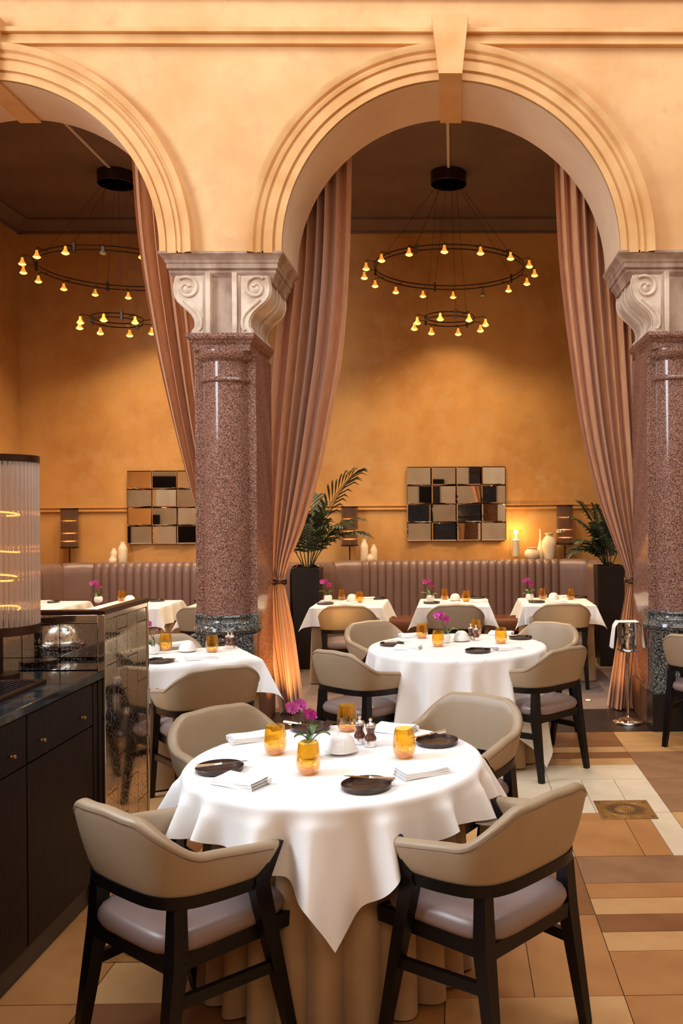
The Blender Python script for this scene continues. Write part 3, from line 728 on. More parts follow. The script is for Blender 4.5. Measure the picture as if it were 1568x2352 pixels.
# ================================================================== TABLES
def edge(d, r=.014):
    if d < r * pi / 2: return r * sin(d / r), r * (1 - cos(d / r))
    return r, r + d - r * pi / 2
def round_cloth(Rt, ha, rot, n, seed, amp=.30, N=116, sag=0):
    rr_ = random.Random(seed); ph = [rr_.uniform(0, 6.28) for _ in range(5)]
    def fn(u, v):
        x, y = (u * 2 - 1) * ha, (v * 2 - 1) * ha
        r = hypot(x, y); a = atan2(y, x)
        if r <= Rt or r < 1e-6: return (x * cos(rot) - y * sin(rot), x * sin(rot) + y * cos(rot), 0)
        d = r - Rt; h, dz = edge(d)
        wave = .5 + .5 * sin(n * a + ph[0] + .5 * sin(3 * a + ph[1]))
        wave2 = .5 + .5 * sin(n * 1.7 * a + ph[2] + .7 * sin(2 * a + ph[3]))
        k = d * min(1, d / .07) * (-.10 + amp * (.7 * wave + .3 * wave2))
        k = max(min(k, d * .6), -.05)
        dz = dz - (d - sqrt(max(0, d * d - k * k)))
        rad = Rt + h + k; b2 = a + rot + .10 * min(1, d / .25) * cos(n * a + ph[0]) / n * 3
        return (rad * cos(b2), rad * sin(b2), -dz)
    return MB().grid(fn, N, N)
def square_cloth(a, b, o, seed, N=60, out=.5):
    rr_ = random.Random(seed); ph = [rr_.uniform(0, 6.28) for _ in range(4)]
    def fn(u, v):
        x, y = (u * 2 - 1) * (a + o), (v * 2 - 1) * (b + o)
        du, dv = max(0, abs(x) - a), max(0, abs(y) - b); sx, sy = (1 if x > 0 else -1), (1 if y > 0 else -1)
        if du == 0 and dv == 0: return (x, y, 0)
        if dv == 0:
            h, dz = edge(du); w = .10 * du * (1 + sin(14 * y / b * .6 + ph[0])); return (sx * (a + h + w), y, -dz + .02 * w)
        if du == 0:
            h, dz = edge(dv); w = .10 * dv * (1 + sin(14 * x / a * .6 + ph[1])); return (x, sy * (b + h + w), -dz + .02 * w)
        r = hypot(du, dv); f = atan2(dv, du); k = r * out * sin(2 * f) ** 1.2
        h, dz = edge(sqrt(max(r * r - k * k, 1e-9)))
        ang = f - pi / 4; side = r * .22 * sin(2 * ang) * (1 - .3 * sin(2 * f))
        return (sx * (a + h * .7 + k * .707 + side * -.4), sy * (b + h * .7 + k * .707 + side * .4), -dz)
    return MB().grid(fn, N, N)
def skirt(path, z1, pleats, amp, flare, seed):
    """pleated under cloth: path(u) -> x,y,nx,ny"""
    rr_ = random.Random(seed); ph = rr_.uniform(0, 6)
    def fn(u, v):
        x, y, nx, ny = path(u); z = z1 * (1 - v) + .012
        o = flare * v ** 1.4 + amp * (.35 + .65 * v) * (2.2 * abs(sin(pi * pleats * u + ph + .5 * sin(2 * pi * 3 * u))) ** .8 - 1.2)
        return (x + nx * o, y + ny * o, z)
    return MB().grid(fn, pleats * 12, 12, True)
def round_table(x, y, Rt, label, lcl, ha, rot, n, seed, amp, group):
    t = thing('round_table', label, 'table', (x, y, 0), 0, 'round dining tables')
    MB().lathe([(0, .75), (Rt - .05, .75), (Rt - .012, .765), (Rt - .012, .778), (0, .778)], 48).build('tabletop', m_barwood, t)
    MB().lathe([(.30, 0), (.30, .02), (.06, .05), (.05, .735), (.16, .75)], 24).build('pedestal', m_iron, t)
    skirt(lambda u: ((Rt - .08) * cos(2 * pi * u), (Rt - .08) * sin(2 * pi * u), cos(2 * pi * u), sin(2 * pi * u)), .77, 24, .034, .02, seed).build('under_cloth', m_skirt, t, angle=80)
    c = round_cloth(Rt, ha, rot, n, seed, amp).build('tablecloth', m_cloth, None, (x, y, .785), angle=60)
    tag(c, lcl, 'tablecloth', group)
T1 = (-.465, 3.48); T2 = (.023, 6.40)
round_table(*T1, .56, 'near round table hidden under beige skirt, in front of us', 'white square cloth on the near round table, one corner pointing at us', .715, radians(-37), 17, 5, .62, 'white tablecloths')
round_table(*T2, .625, 'far round table with beige skirt, in front of the right bay', 'white cloth on the far round table, hanging in soft folds almost to the floor', .99, radians(8), 16, 8, .34, 'white tablecloths')
def square_table(x, y, rz, a, b, label, lcl, o, seed):
    t = thing('square_table', label, 'table', (x, y, 0), rz, 'small square tables')
    MB().box(-a + .01, a - .01, -b + .01, b - .01, .75, .778).build('tabletop', m_barwood, t)
    for sx in (-1, 1):
        for sy in (-1, 1): MB().box(sx * (a - .08) - .025, sx * (a - .08) + .025, sy * (b - .08) - .025, sy * (b - .08) + .025, 0, .75).build('leg', m_iron, t)
    def path(u):
        q = u * 4; k = int(q) % 4; f = q - int(q); A, B = a - .008, b - .008
        c = [(-A, -B), (A, -B), (A, B), (-A, B)]; n = [(0, -1), (1, 0), (0, 1), (-1, 0)][k]
        p, r_ = c[k], c[(k + 1) % 4]; return (p[0] + (r_[0] - p[0]) * f, p[1] + (r_[1] - p[1]) * f, n[0], n[1])
    skirt(path, .77, 20, .006, .025, seed).build('under_cloth', m_skirt, t, angle=60)
    c = square_cloth(a, b, o, seed).build('tablecloth', m_cloth, None, (x, y, .785), (0, 0, rz), angle=50)
    tag(c, lcl, 'tablecloth', 'white tablecloths')
ZT = .7865
SQ = {}
for nm, X in (('left', -1.10), ('middle', -.005), ('right', 1.08)):
    square_table(X, 9.46, 0, .357, .40, '%s of the three small skirted tables at the right banquette' % nm, 'white square cloth on the %s small table of the right bay' % nm, .20, len(nm))
for nm, X in (('leftmost', -4.42), ('middle', -3.39), ('right-hand', -2.40)):
    square_table(X, 9.55, 0, .357, .40, '%s small skirted table at the left banquette' % nm, 'white square cloth on the %s small table of the left bay' % nm, .20, len(nm) + 3)
TL = (-1.804, 6.034); TLR = radians(28.5)
square_table(TL[0], TL[1], TLR, .40, .325, 'square skirted table between the bar and the central column', 'white square cloth on the table between bar and column', .23, 21)
cx_, cy_ = TL
chair_at(-1.482, 5.39, 33, 'taupe armchair at the square table by the column, back to us', g4)
chair_at(TL[0] - .46 * .62, TL[1] + .89 * .52, -151, 'taupe armchair beyond the square table, mostly hidden by glasses and cloth', g4)

# ================================================================== TABLE WARE
def glass(x, y, label, group, z=ZT, s=1.0):
    def mk():
        o = [(0, 0), (.024, .0005), (.031, .004), (.039, .016), (.0425, .032), (.0425, .046), (.0395, .075), (.0345, .104)]
        i = [(.0332, .104), (.0382, .075), (.041, .046), (.0405, .032), (.0355, .019), (.024, .0115), (0, .010)]
        mb = MB().lathe(o + i, 28); mb.lathe([(0, .0015), (.024, .002), (.033, .008), (.0355, .017), (.03, .0135), (0, .0085)], 28); mb.lathe([(0, .003), (.022, .0035), (.029, .009), (.024, .0098), (0, .0075)], 28)
        return mb.mesh('amber_glass', m_amber, 60)
    return tag(put('amber_glass', cached('glass', mk), None, (x, y, z), None, (1.06 * s, 1.06 * s, 1.10 * s)), label, 'glass', group)
def plate(x, y, label, group, z=ZT, s=1.0):
    def mk():
        return MB().lathe([(0, 0), (.082, 0), (.0865, .003), (.089, .017), (.0875, .0185), (.0855, .0175), (.082, .007), (.075, .0055), (0, .005)], 40).mesh('side_plate', m_plate, 40)
    return tag(put('side_plate', cached('plate', mk), None, (x, y, z), None, (s, s, s)), label, 'plate', group)
def knife(x, y, a, label, group, z=ZT):
    t = thing('butter_knife', label, 'knife', (x, y - .022, z + .022), a, group)
    def bl():
        pr = [(-.002, -.006), (.03, -.008), (.07, -.0095), (.092, -.006), (.10, 0), (.092, .004), (.05, .005), (-.002, .005)]
        return MB().prism(pr, -.001, .001, 'z').mesh('blade', m_silver, 0)
    def hd():
        mb = MB(); mb.tube([(-.095, 0, 0), (-.09, 0, 0), (-.07, 0, 0), (-.03, 0, 0), (-.01, 0, 0), (0, 0, 0), (.004, 0, 0)], [.004, .0085, .0075, .006, .0055, .0075, .005], 8); return mb.mesh('handle', m_silver)
    put('blade', cached('blade', bl), t); put('handle', cached('kn', hd), t); return t
def napkin(x, y, a, label, group, z=ZT, L=.19, Wd=.10):
    def mk():
        mb = MB()
        for k in range(3):
            z0 = k * .007
            def fn(u, v, z0=z0, k=k):
                a2 = 2 * pi * v; hw = Wd / 2 - .002 * k
                yy = max(-1, min(1, 1.25 * cos(a2))) * hw; zz = .0034 * max(-1, min(1, 2 * sin(a2)))
                xx = (u - .5) * (L - .008 * k)
                return (xx, yy, .0036 + z0 + zz + .0016 * sin(6 * u + k) + .004 * ss(.3, 1, (yy / hw + 1) / 2) * (1 if k else .3))
            mb.grid(fn, 12, 13)
            for e in (-1, 1):
                pass
        # rounded fold along one long edge
        mb.tube([(q * L / 10 - L / 2, Wd / 2 - .004, .0125 + .001 * sin(q)) for q in range(11)], .0105, 10)
        return mb.mesh('folded_napkin', m_cloth, 40)
    return tag(put('folded_napkin', cached(('nap', L), mk), None, (x, y, z), (0, 0, a)), label, 'napkin', group)
def orchid(x, y, a, label, group, z=ZT, s=1.0, nf=3, seed=0):
    t = thing('potted_orchid', label, 'orchid', (x, y, z), a, group); t.scale = (s, s, s)
    def pot(): return MB().lathe([(0, 0), (.022, 0), (.036, .012), (.043, .032), (.042, .05), (.034, .066), (.031, .068), (.030, .064), (.036, .05), (0, .048)], 28).mesh('pot', m_porc, 60)
    put('pot', cached('pot', pot), t)
    def lf():
        def fn(u, v):
            w = .017 * sin(pi * min(1, u * .97 + .03)) ** .6 * (2 * v - 1)
            return (u * .085, w, .055 + .045 * sin(u * 2.3) - .012 * abs(2 * v - 1) * -1 * .6)
        return MB().grid(fn, 10, 5).mesh('leaf', m_orleaf, 80)
    rr_ = random.Random(seed)
    for k in range(4): put('leaf', cached('orleaf', lf), t, (0, 0, 0), (rr_.uniform(-.2, .2), rr_.uniform(-.25, .25), k * pi / 2 + rr_.uniform(-.4, .4)), (rr_.uniform(.75, 1.1),) * 3)
    def stem(h, b, d):
        return [(.006 * d, 0, .045), (.008 * d, .003, .09), (-.006 * d + b * .2, 0, .13), (b * .6, .0, h * .85), (b, .004, h)]
    st1 = stem(.205, -.045, 1)
    sm = MB().tube(st1, [.0036, .0033, .003, .0026, .002], 6).build('stem', m_stem, t)
    MB().tube(stem(.165, .028, 1), [.0032, .0028, .0026, .0022, .0015], 6).build('stem', m_stem, t)
    def fl_(mat, key):
        def mk():
            mb = MB()
            for k in range(5):
                a2 = pi / 2 + k * 2 * pi / 5; big = k in (1, 4)
                ln, wd = (.024, .0135) if big else (.022, .0085)
                def fn(u, v, a2=a2, ln=ln, wd=wd):
                    w = wd * sin(pi * (u * .86 + .12)) ** .8 * (2 * v - 1); r = u * ln
                    return (r * cos(a2) - w * sin(a2), -.004 * u - .004 * (2 * v - 1) ** 2 * u + .003, r * sin(a2) + w * cos(a2))
                mb.grid(fn, 6, 5)
            return mb.mesh('flower', mat, 80)
        return cached(key, mk)
    lipm = cached('lip', lambda: MB().lathe([(0, -.006), (.004, -.004), (.0055, 0), (.003, .004), (0, .006)], 8).mesh('lip', m_lip))
    posn = [(-.062, -.012, .205), (-.026, -.004, .213), (.006, -.016, .176), (-.045, .012, .19)][:nf]
    for k, p in enumerate(posn):
        f = put('flower', fl_(m_petald if k % 3 == 2 else m_petal, 'fl%d' % (k % 3 == 2)), t, p, (rr_.uniform(-.2, .3), rr_.uniform(-.3, .3), -a + rr_.uniform(-.5, .5)), (1.25, 1.25, 1.25))
        put('lip', lipm, f, (0, -.006, -.004))
    for p in ((.022, 0, .163), (.03, 0, .158)): put('bud', cached('bud', lambda: MB().lathe([(0, -.006), (.0045, -.002), (.0045, .003), (0, .007)], 8).mesh('bud', m_petal)), t, p)
    return t
def butter(x, y, label, group, z=ZT, s=1.0):
    t = thing('butter_dish', label, 'butter dish', (x, y, z), .3, group); t.scale = (1.16 * s, 1.16 * s, 1.12 * s)
    put('saucer', cached('saucer', lambda: MB().lathe([(0, 0), (.035, 0), (.04, .003), (.058, .011), (.057, .0135), (.04, .007), (0, .006)], 36).mesh('saucer', m_porc, 50)), t)
    def dome():
        pr = [(.047, .007), (.0485, .012), (.047, .026), (.041, .045), (.031, .060), (.018, .068), (.014, .067), (.012, .062), (0, .060)]
        mb = MB(); n = 72; vs = []; fs = []
        for i in range(n):
            a = 2 * pi * i / n
            for j, (r, zz) in enumerate(pr):
                q = r + (.0011 * cos(24 * a) if 1 <= j <= 5 else 0); vs.append((q * cos(a), q * sin(a), zz))
        k = len(pr)
        for i in range(n):
            j = (i + 1) % n
            for q in range(k - 1): fs.append((i * k + q, j * k + q, j * k + q + 1, i * k + q + 1))
        return mb.add(vs, fs).mesh('dome', m_porc, 60)
    put('dome', cached('dome', dome), t); return t
def mill(x, y, label, group, z=ZT):
    t = thing('pepper_mill', label, 'mill', (x, y, z), 0, group); t.scale = (1.2, 1.2, 1.25)
    put('base_band', cached('mb', lambda: MB().lathe([(0, 0), (.0195, 0), (.0195, .019), (0, .019)], 24).mesh('base_band', m_silver)), t)
    put('body', cached('mbd', lambda: MB().lathe([(.0195, .019), (.021, .023), (.0195, .029), (.013, .040), (.0125, .046), (.016, .056), (.0175, .064), (0, .064)], 24).mesh('body', m_mill, 60)), t)
    put('cap', cached('mcp', lambda: MB().lathe([(.0185, .063), (.019, .068), (.015, .074), (.006, .077), (.0035, .081), (.006, .086), (.0055, .091), (0, .093)], 24).mesh('cap', m_silver, 60)), t)
    return t
def tt(px, py): p = G(px, py, .785); return p.x, p.y
# near round table
N1 = 'settings on the near round table'
for px, py, lb in ((632, 1741, 'amber glass at back left of the near table, left of the orchid'), (708, 1786, 'amber glass in front of the orchid on the near table'), (797, 1688, 'amber glass beyond the mills on the near table'), (928, 1749, 'amber glass at right of the near table')):
    glass(*tt(px, py - 9), lb, N1)
for px, py, lb, kx, ky, ka, lk in ((504, 1770, 'dark stoneware plate at the left of the near table', 512, 1765, radians(24), 'silver butter knife across the left plate of the near table'),
      (841, 1810, 'dark stoneware plate nearest us on the near table', 850, 1797, radians(166), 'silver butter knife across the nearest plate'),
      (1003, 1708, 'dark stoneware plate at back right of the near table', 985, 1696, radians(222), 'silver butter knife tilted on the back right plate'),
      (713, 1675, 'dark stoneware plate behind the orchid on the near table', 692, 1672, radians(-28), 'silver butter knife on the plate behind the orchid')):
    plate(*tt(px, py), lb, N1); knife(*tt(kx, ky), ka, lk, N1)
for px, py, a, lb in ((552, 1802, radians(-28), 'folded white napkin at front left of the near table'), (968, 1778, radians(31), 'folded white napkin at front right of the near table'),
      (578, 1700, radians(28), 'folded white napkin at back left of the near table'), (905, 1680, radians(-24), 'folded white napkin at back right of the near table')):
    napkin(*tt(px, py), a, lb, N1)
orchid(*tt(709, 1742), .2, 'pink orchid in white pot at the centre of the near table', N1, s=1.0, seed=3)
butter(*tt(785, 1730), 'white ribbed butter dome on saucer on the near table', N1)
mill(*tt(826, 1708), 'left one of two wood and silver mills on the near table', N1); mill(*tt(851, 1714), 'right one of two wood and silver mills on the near table', N1)
# far round table
N2 = 'settings on the far round table'
for px, py, lb in ((969, 1470, 'amber glass left of the orchid on the far round table'), (1006, 1489, 'amber glass before the orchid on the far round table'), (1093, 1462, 'amber glass behind the mills on the far round table'), (1150, 1482, 'amber glass at right of the far round table')):
    glass(*tt(px, py - 4), lb, N2)
for px, py, lb, kx, ky, ka, lk in ((900, 1482, 'dark plate at the left of the far round table', 912, 1481, radians(8), 'butter knife on the left plate of the far round table'),
      (1097, 1498, 'dark plate nearest us on the far round table', 1108, 1494, radians(170), 'butter knife on the nearest plate of the far round table'),
      (1195, 1467, 'dark plate at back right of the far round table', 1185, 1465, radians(205), 'butter knife on the back right plate of the far round table')):
    plate(*tt(px, py), lb, N2); knife(*tt(kx, ky), ka, lk, N2)
for px, py, a, lb in ((936, 1491, radians(-12), 'folded white napkin at front left of the far round table'), (1165, 1492, radians(22), 'folded white napkin at front right of the far round table'), (945, 1463, radians(15), 'folded white napkin at back left of the far round table'), (1150, 1458, radians(-15), 'folded white napkin at back right of the far round table')):
    napkin(*tt(px, py), a, lb, N2)
orchid(*tt(1022, 1477), .1, 'magenta orchid in white pot on the far round table', N2, nf=4, seed=5)
butter(*tt(1059, 1473), 'white butter dome on the far round table', N2)
mill(*tt(1081, 1468), 'left one of two dark mills on the far round table', N2); mill(*tt(1093, 1471), 'right one of two dark mills on the far round table', N2)
# square table by the column
N3 = 'settings on the square table by the column'
glass(*tt(380, 1494), 'amber glass beside the orchid on the square table by the column', N3); glass(*tt(487, 1498), 'amber glass at the middle of the square table by the column', N3)
butter(*tt(430, 1497), 'white butter dome on the square table by the column', N3)
plate(*tt(368, 1521), 'dark plate at the left of the square table, half behind the bar screen', N3); knife(*tt(378, 1518), radians(160), 'butter knife on the plate half behind the bar screen', N3)
plate(*tt(500, 1477), 'dark plate at the back of the square table by the column', N3)
napkin(*tt(460, 1514), TLR - .12, 'folded white napkin near the front edge of the square table', N3); napkin(*tt(402, 1484), TLR, 'folded white napkin at the back of the square table', N3)
orchid(*tt(352, 1503), .4, 'magenta orchid in white pot half behind the bar screen', N3, nf=2, seed=8)
mill(*tt(524, 1489), 'left one of two mills on the square table by the column', N3); mill(*tt(532, 1490), 'right one of two mills on the square table by the column', N3)
# banquette tables
def small_set(nm, bay, pts):
    gset = 'settings on the small banquette tables'
    for k, (kind, px, py) in enumerate(pts):
        x, y = tt(px, py); side = lambda: 'left' if k % 2 == 0 else 'right'
        w = '%s small table of the %s bay' % (nm, bay)
        if kind == 'g0': glass(x, y, 'left amber glass on the ' + w, gset)
        if kind == 'g1': glass(x, y, 'right amber glass on the ' + w, gset)
        if kind == 'b': butter(x, y, 'white butter dome on the ' + w, gset)
        if kind == 'o': orchid(x, y, .3, 'magenta orchid in white pot on the ' + w, gset, s=1.05, nf=3, seed=px)
        if kind == 'p0': plate(x, y, 'dark plate at the front of the ' + w, gset); knife(x + .02, y, radians(10), 'butter knife on the front plate of the ' + w, gset)
        if kind == 'p1': plate(x, y, 'dark plate at the back of the ' + w, gset)
        if kind == 'n0': napkin(x, y, radians(4), 'folded white napkin at the front of the ' + w, gset)
        if kind == 'n1': napkin(x, y, radians(-4), 'folded white napkin at the back of the ' + w, gset)
small_set('left', 'right', [('o', 753, 1382), ('g0', 785, 1378), ('b', 808, 1381), ('g1', 825, 1384), ('p0', 747, 1388), ('p1', 867, 1376), ('n0', 800, 1388), ('n1', 840, 1377)])
small_set('middle', 'right', [('o', 988, 1382), ('g0', 1021, 1377), ('b', 1045, 1380), ('g1', 1070, 1382), ('p0', 991, 1386), ('p1', 1095, 1374), ('n0', 1035, 1388), ('n1', 1100, 1383)])
small_set('right', 'right', [('o', 1216, 1379), ('g0', 1246, 1376), ('b', 1271, 1378), ('g1', 1310, 1377), ('p0', 1232, 1384), ('p1', 1330, 1373), ('n0', 1280, 1384), ('n1', 1283, 1373)])
small_set('middle', 'left', [('o', 226, 1385), ('g0', 279, 1381), ('b', 298, 1384), ('p1', 360, 1381)])
small_set('leftmost', 'left', [('p1', 118, 1384), ('n1', 95, 1385)])
small_set('right-hand', 'left', [('p1', 462, 1383)])

# ================================================================== WALL MIRRORS
def mirror(x0px, y0px, y1px, label, seed):
    a = P(x0px, y0px, YBACK - .08); zt = a.z; zb = P(x0px, y1px, YBACK - .08).z; x0 = a.x; w = 1.265; hgt = zt - zb
    t = thing('wall_mirror', label, 'mirror', (x0, YBACK, zb), 0, 'bevelled wall mirrors')
    MB().box(.004, w - .004, -.03, -.002, .004, hgt - .004).build('backing', m_bronze, t)
    rr_ = random.Random(seed); tw, th = w / 4, hgt / 4
    def tile():
        b0, d = .012, .014; e = .002
        X0, X1, Z0, Z1 = -tw / 2 + e, tw / 2 - e, -th / 2 + e, th / 2 - e
        vs = [(X0, 0, Z0), (X1, 0, Z0), (X1, 0, Z1), (X0, 0, Z1), (X0, -.006, Z0), (X1, -.006, Z0), (X1, -.006, Z1), (X0, -.006, Z1), (X0 + b0, -d, Z0 + b0), (X1 - b0, -d, Z0 + b0), (X1 - b0, -d, Z1 - b0), (X0 + b0, -d, Z1 - b0)]
        fs = [(0, 3, 2, 1), (8, 9, 10, 11)]
        for q in (0, 4):
            for i in range(4): fs.append((q + i, q + (i + 1) % 4, q + 4 + (i + 1) % 4, q + 4 + i))
        return MB().add(vs, fs).mesh('mirror_tile', m_mirror, 0)
    me = cached(('mt', round(th, 3)), tile)
    for i in range(4):
        for j in range(4):
            s = 1 if (i + j) % 2 else -1
            put('mirror_tile', me, t, ((i + .5) * tw, -.05, (j + .5) * th), (rr_.uniform(-.03, .03), 0, rr_.uniform(-.05, .03) if s > 0 else rr_.uniform(.13, .23)))
mirror(933, 1072, 1243, 'checkered wall mirror of sixteen angled panes over the right banquette', 3)
mirror(289, 1081, 1250, 'checkered wall mirror in the left bay, partly hidden by the drape', 11)

# ================================================================== BANQUETTE LAMPS, VASES, CANDLE
YL = 11.2; ZL = 1.112
def ledge_lamp(px, label):
    x = P(px, 1280, YL).x
    t = thing('table_lamp', label, 'lamp', (x, YL, ZL), 0, 'smoked reeded glass lamps on the banquette ledge')
    MB().lathe([(0, 0), (.062, 0), (.062, .012), (.012, .018), (.008, .03), (.008, .215), (.02, .22)], 24).build('stand', m_iron, t)
    n = 44; rods = MB()
    for k in range(n):
        a = 2 * pi * k / n; rods.lathe([(.0065, .225), (.0065, .70)], 6, (.098 * cos(a), .098 * sin(a), 0), cap=False)
    sh = rods.build('glass_shade', m_smoke, t, angle=80); sh['kind'] = 'stuff'
    for z0, z1 in ((.212, .232), (.695, .712)):
        MB().lathe([(.088, z0), (.108, z0), (.108, z1), (.088, z1), (.088, z0)], 32, cap=False).build('band', m_bronze, t)
    MB().lathe([(0, .215), (.09, .215), (.09, .222), (0, .222)], 24).build('shade_base', m_bronze, t)
    for z in (.30, .40, .555):
        MB().tube([(.07 * cos(a * 2 * pi / 20), .07 * sin(a * 2 * pi / 20), z) for a in range(20)], .006, 6, True).build('filament', m_filament, t)
    return t
ledge_lamp(160, 'smoked glass lamp standing at the left end of the left banquette')
ledge_lamp(803, 'smoked glass lamp beside the white bottles and palm')
ledge_lamp(1297, 'smoked glass lamp right of the tall white urn')
def lathe_thing(name, label, cat, px, prof, mat, group, Y=YL, z=ZL, seg=28):
    x = P(px, 1280, Y).x
    return tag(MB().lathe(prof, seg).build(name, mat, None, (x, Y, z), angle=60), label, cat, group)
VG = 'chalk white vases on the banquette ledge'
bottle = lambda r, h: [(0, 0), (r * .92, 0), (r, .01), (r, h * .62), (r * .96, h * .72), (r * .6, h * .86), (r * .5, h * .9), (r * .52, h), (r * .4, h), (r * .38, h * .9), (0, h * .85)]
pot = lambda r, h: [(0, 0), (r * .55, 0), (r * .85, h * .18), (r, h * .45), (r * .92, h * .7), (r * .6, h * .88), (r * .62, h), (r * .5, h), (r * .48, h * .9), (0, h * .8)]
lathe_thing('ceramic_bottle', 'tall chalk white bottle right of the lamp beside the palm', 'bottle', 836, bottle(.052, .30), m_vase, VG)
lathe_thing('ceramic_bottle', 'shorter chalk white bottle beside the tall one in the right bay', 'bottle', 858, bottle(.045, .23), m_vase, VG, Y=YL + .02)
lathe_thing('ceramic_vase', 'tiny round chalk vase in front of the two right bay bottles', 'vase', 850, pot(.045, .115), m_vase, VG, Y=YL - .09)
lathe_thing('ceramic_bottle', 'tall chalk white bottle in the left bay under the mirror', 'bottle', 282, bottle(.058, .29), m_vase, VG)
lathe_thing('ceramic_bottle', 'short chalk white bottle in the left bay', 'bottle', 262, bottle(.045, .21), m_vase, VG, Y=YL + .02)
lathe_thing('ceramic_vase', 'tiny round chalk vase in front of the left bay bottles', 'vase', 259, pot(.05, .115), m_vase, VG, Y=YL - .09)
lathe_thing('round_vase', 'squat round white vase beside the candle', 'vase', 1221, [(0, 0), (.05, 0), (.085, .04), (.10, .085), (.092, .125), (.065, .152), (.062, .17), (.072, .178), (.06, .178), (.052, .165), (0, .15)], m_vase, VG, Y=YL - .02)
lathe_thing('ceramic_bottle', 'slender long-necked white bottle behind the urn', 'bottle', 1241, [(0, 0), (.035, 0), (.042, .05), (.04, .16), (.026, .22), (.014, .28), (.011, .38), (.014, .41), (.008, .41), (0, .36)], m_vase, VG, Y=YL + .06)
lathe_thing('urn_vase', 'tall white shouldered urn on the right banquette ledge', 'vase', 1261, [(0, 0), (.06, 0), (.065, .02), (.082, .12), (.092, .21), (.088, .265), (.06, .305), (.042, .32), (.042, .338), (.058, .352), (.058, .36), (.04, .356), (0, .33)], m_vase, VG, Y=YL - .03)
x = P(1184, 1280, YL).x
hc = thing('hurricane_candle', 'lit white candle in a clear hurricane glass by the mirror', 'candle', (x, YL - .02, ZL))
MB().lathe([(0, 0), (.075, 0), (.07, .012), (.03, .03), (.03, .05), (.085, .065), (.085, .07), (0, .07)], 32).build('glass_foot', m_clear, hc, angle=60)
MB().lathe([(.082, .07), (.084, .405), (.080, .405), (.078, .07)], 32, cap=False).build('glass_chimney', m_clear, hc, angle=60)
cd_ = MB().lathe([(0, .072), (.043, .072), (.043, .275), (.038, .28), (.015, .274), (0, .272)], 24).build('candle', m_candle, hc)
MB().lathe([(0, .276), (.009, .288), (.012, .302), (.008, .322), (0, .345)], 12).build('flame', m_flame, cd_)
l = bpy.data.lights.new('candle_light', 'POINT'); l.energy = 9; l.color = (1, .62, .22); l.shadow_soft_size = .03
o = bpy.data.objects.new('candle_light', l); COL.objects.link(o); o.location = (x, YL - .02, ZL + .37)

# ================================================================== PALMS
def palm(label, lplanter, px, Y, top, seed, leans, wpx):
    x = P(px, 1300, Y).x; hw = wpx
    pl = thing('tall_planter', lplanter, 'planter', (x, Y, 0), 0, 'tall black planters')
    MB().ringsweep([(-hw * .82, hw * .82, -hw * .82, hw * .82, 0), (-hw, hw, -hw, hw, 1.13), (-hw + .02, hw - .02, -hw + .02, hw - .02, 1.13), (-hw + .02, hw - .02, -hw + .02, hw - .02, 1.08)]).build('planter_body', m_planter, pl, angle=20)
    t = thing('kentia_palm', label, 'plant', (x, Y, 1.085), 0, 'palms in tall planters')
    rr_ = random.Random(seed)
    for k, (az, tilt, Ln) in enumerate(leans):
        mb = MB(); pts = []; p = Vector((.03 * cos(az), .03 * sin(az), 0)); th = tilt * .25; n = 22
        for i in range(n + 1):
            pts.append(p.copy()); th = tilt * (.25 + .95 * (i / n) ** 1.5); p = p + Vector((sin(th) * cos(az), sin(th) * sin(az), cos(th))) * Ln / n
        mb.tube(pts, [.006 * (1 - .8 * i / n) + .001 for i in range(n + 1)], 5)
        for i in range(int(n * .34), n):
            f = (i - n * .34) / (n * .66); q = pts[i]; dr = (pts[min(i + 1, n)] - pts[i - 1]).normalized()
            sd = dr.cross(Vector((0, 0, 1)));  sd = sd.normalized() if sd.length > .05 else Vector((-sin(az), cos(az), 0))
            upv = sd.cross(dr).normalized()
            for s in (-1, 1):
                ll = Ln * (.42 * sin(pi * (.18 + .72 * f)) + .05) * rr_.uniform(.85, 1.1)
                d0 = (dr * (.55 + .5 * f) + sd * s * (1 - .35 * f) + upv * .12).normalized(); w = .017
                c1 = q + d0 * ll * .4 + Vector((0, 0, -.02 * ll)); c2 = q + d0 * ll * .75 + Vector((0, 0, -.14 * ll)); tp = q + d0 * ll * .97 + Vector((0, 0, -.34 * ll))
                wv = d0.cross(upv).normalized() * w
                mb.add([q, c1 + wv, c2 + wv * .8, tp, c2 - wv * .8, c1 - wv, c1 + upv * .006, c2 + upv * .004], [(0, 1, 6), (1, 2, 7, 6), (2, 3, 7), (0, 6, 5), (6, 7, 4, 5), (7, 3, 4)])
        mb.build('frond', m_leaf, t, angle=20, fix=False)
D_ = radians
palm('kentia palm with arching dark fronds beside the central drape', 'tall black planter beneath the palm by the central drape', 706, 10.05, 2.1, 4,
     [(D_(-15), .75, 1.25), (D_(20), 1.25, .85), (D_(-40), 1.35, .8), (D_(170), .9, .95), (D_(-100), 1.2, .75), (D_(95), .5, .9), (D_(-5), 1.6, .8), (D_(-70), .7, .7), (D_(200), 1.4, .7), (D_(40), .35, .75)], .155)
palm('kentia palm with drooping fronds beside the right-hand drape', 'tall black planter beneath the palm by the right-hand drape', 1398, 10.05, 2, 9,
     [(D_(175), .95, .72), (D_(160), .6, .80), (D_(205), 1.45, .55), (D_(150), 1.7, .5), (D_(60), .6, .7), (D_(-30), 1.2, .6), (D_(-110), 1.2, .5), (D_(190), .3, .72), (D_(185), 1.9, .5), (D_(240), .8, .6)], .155)

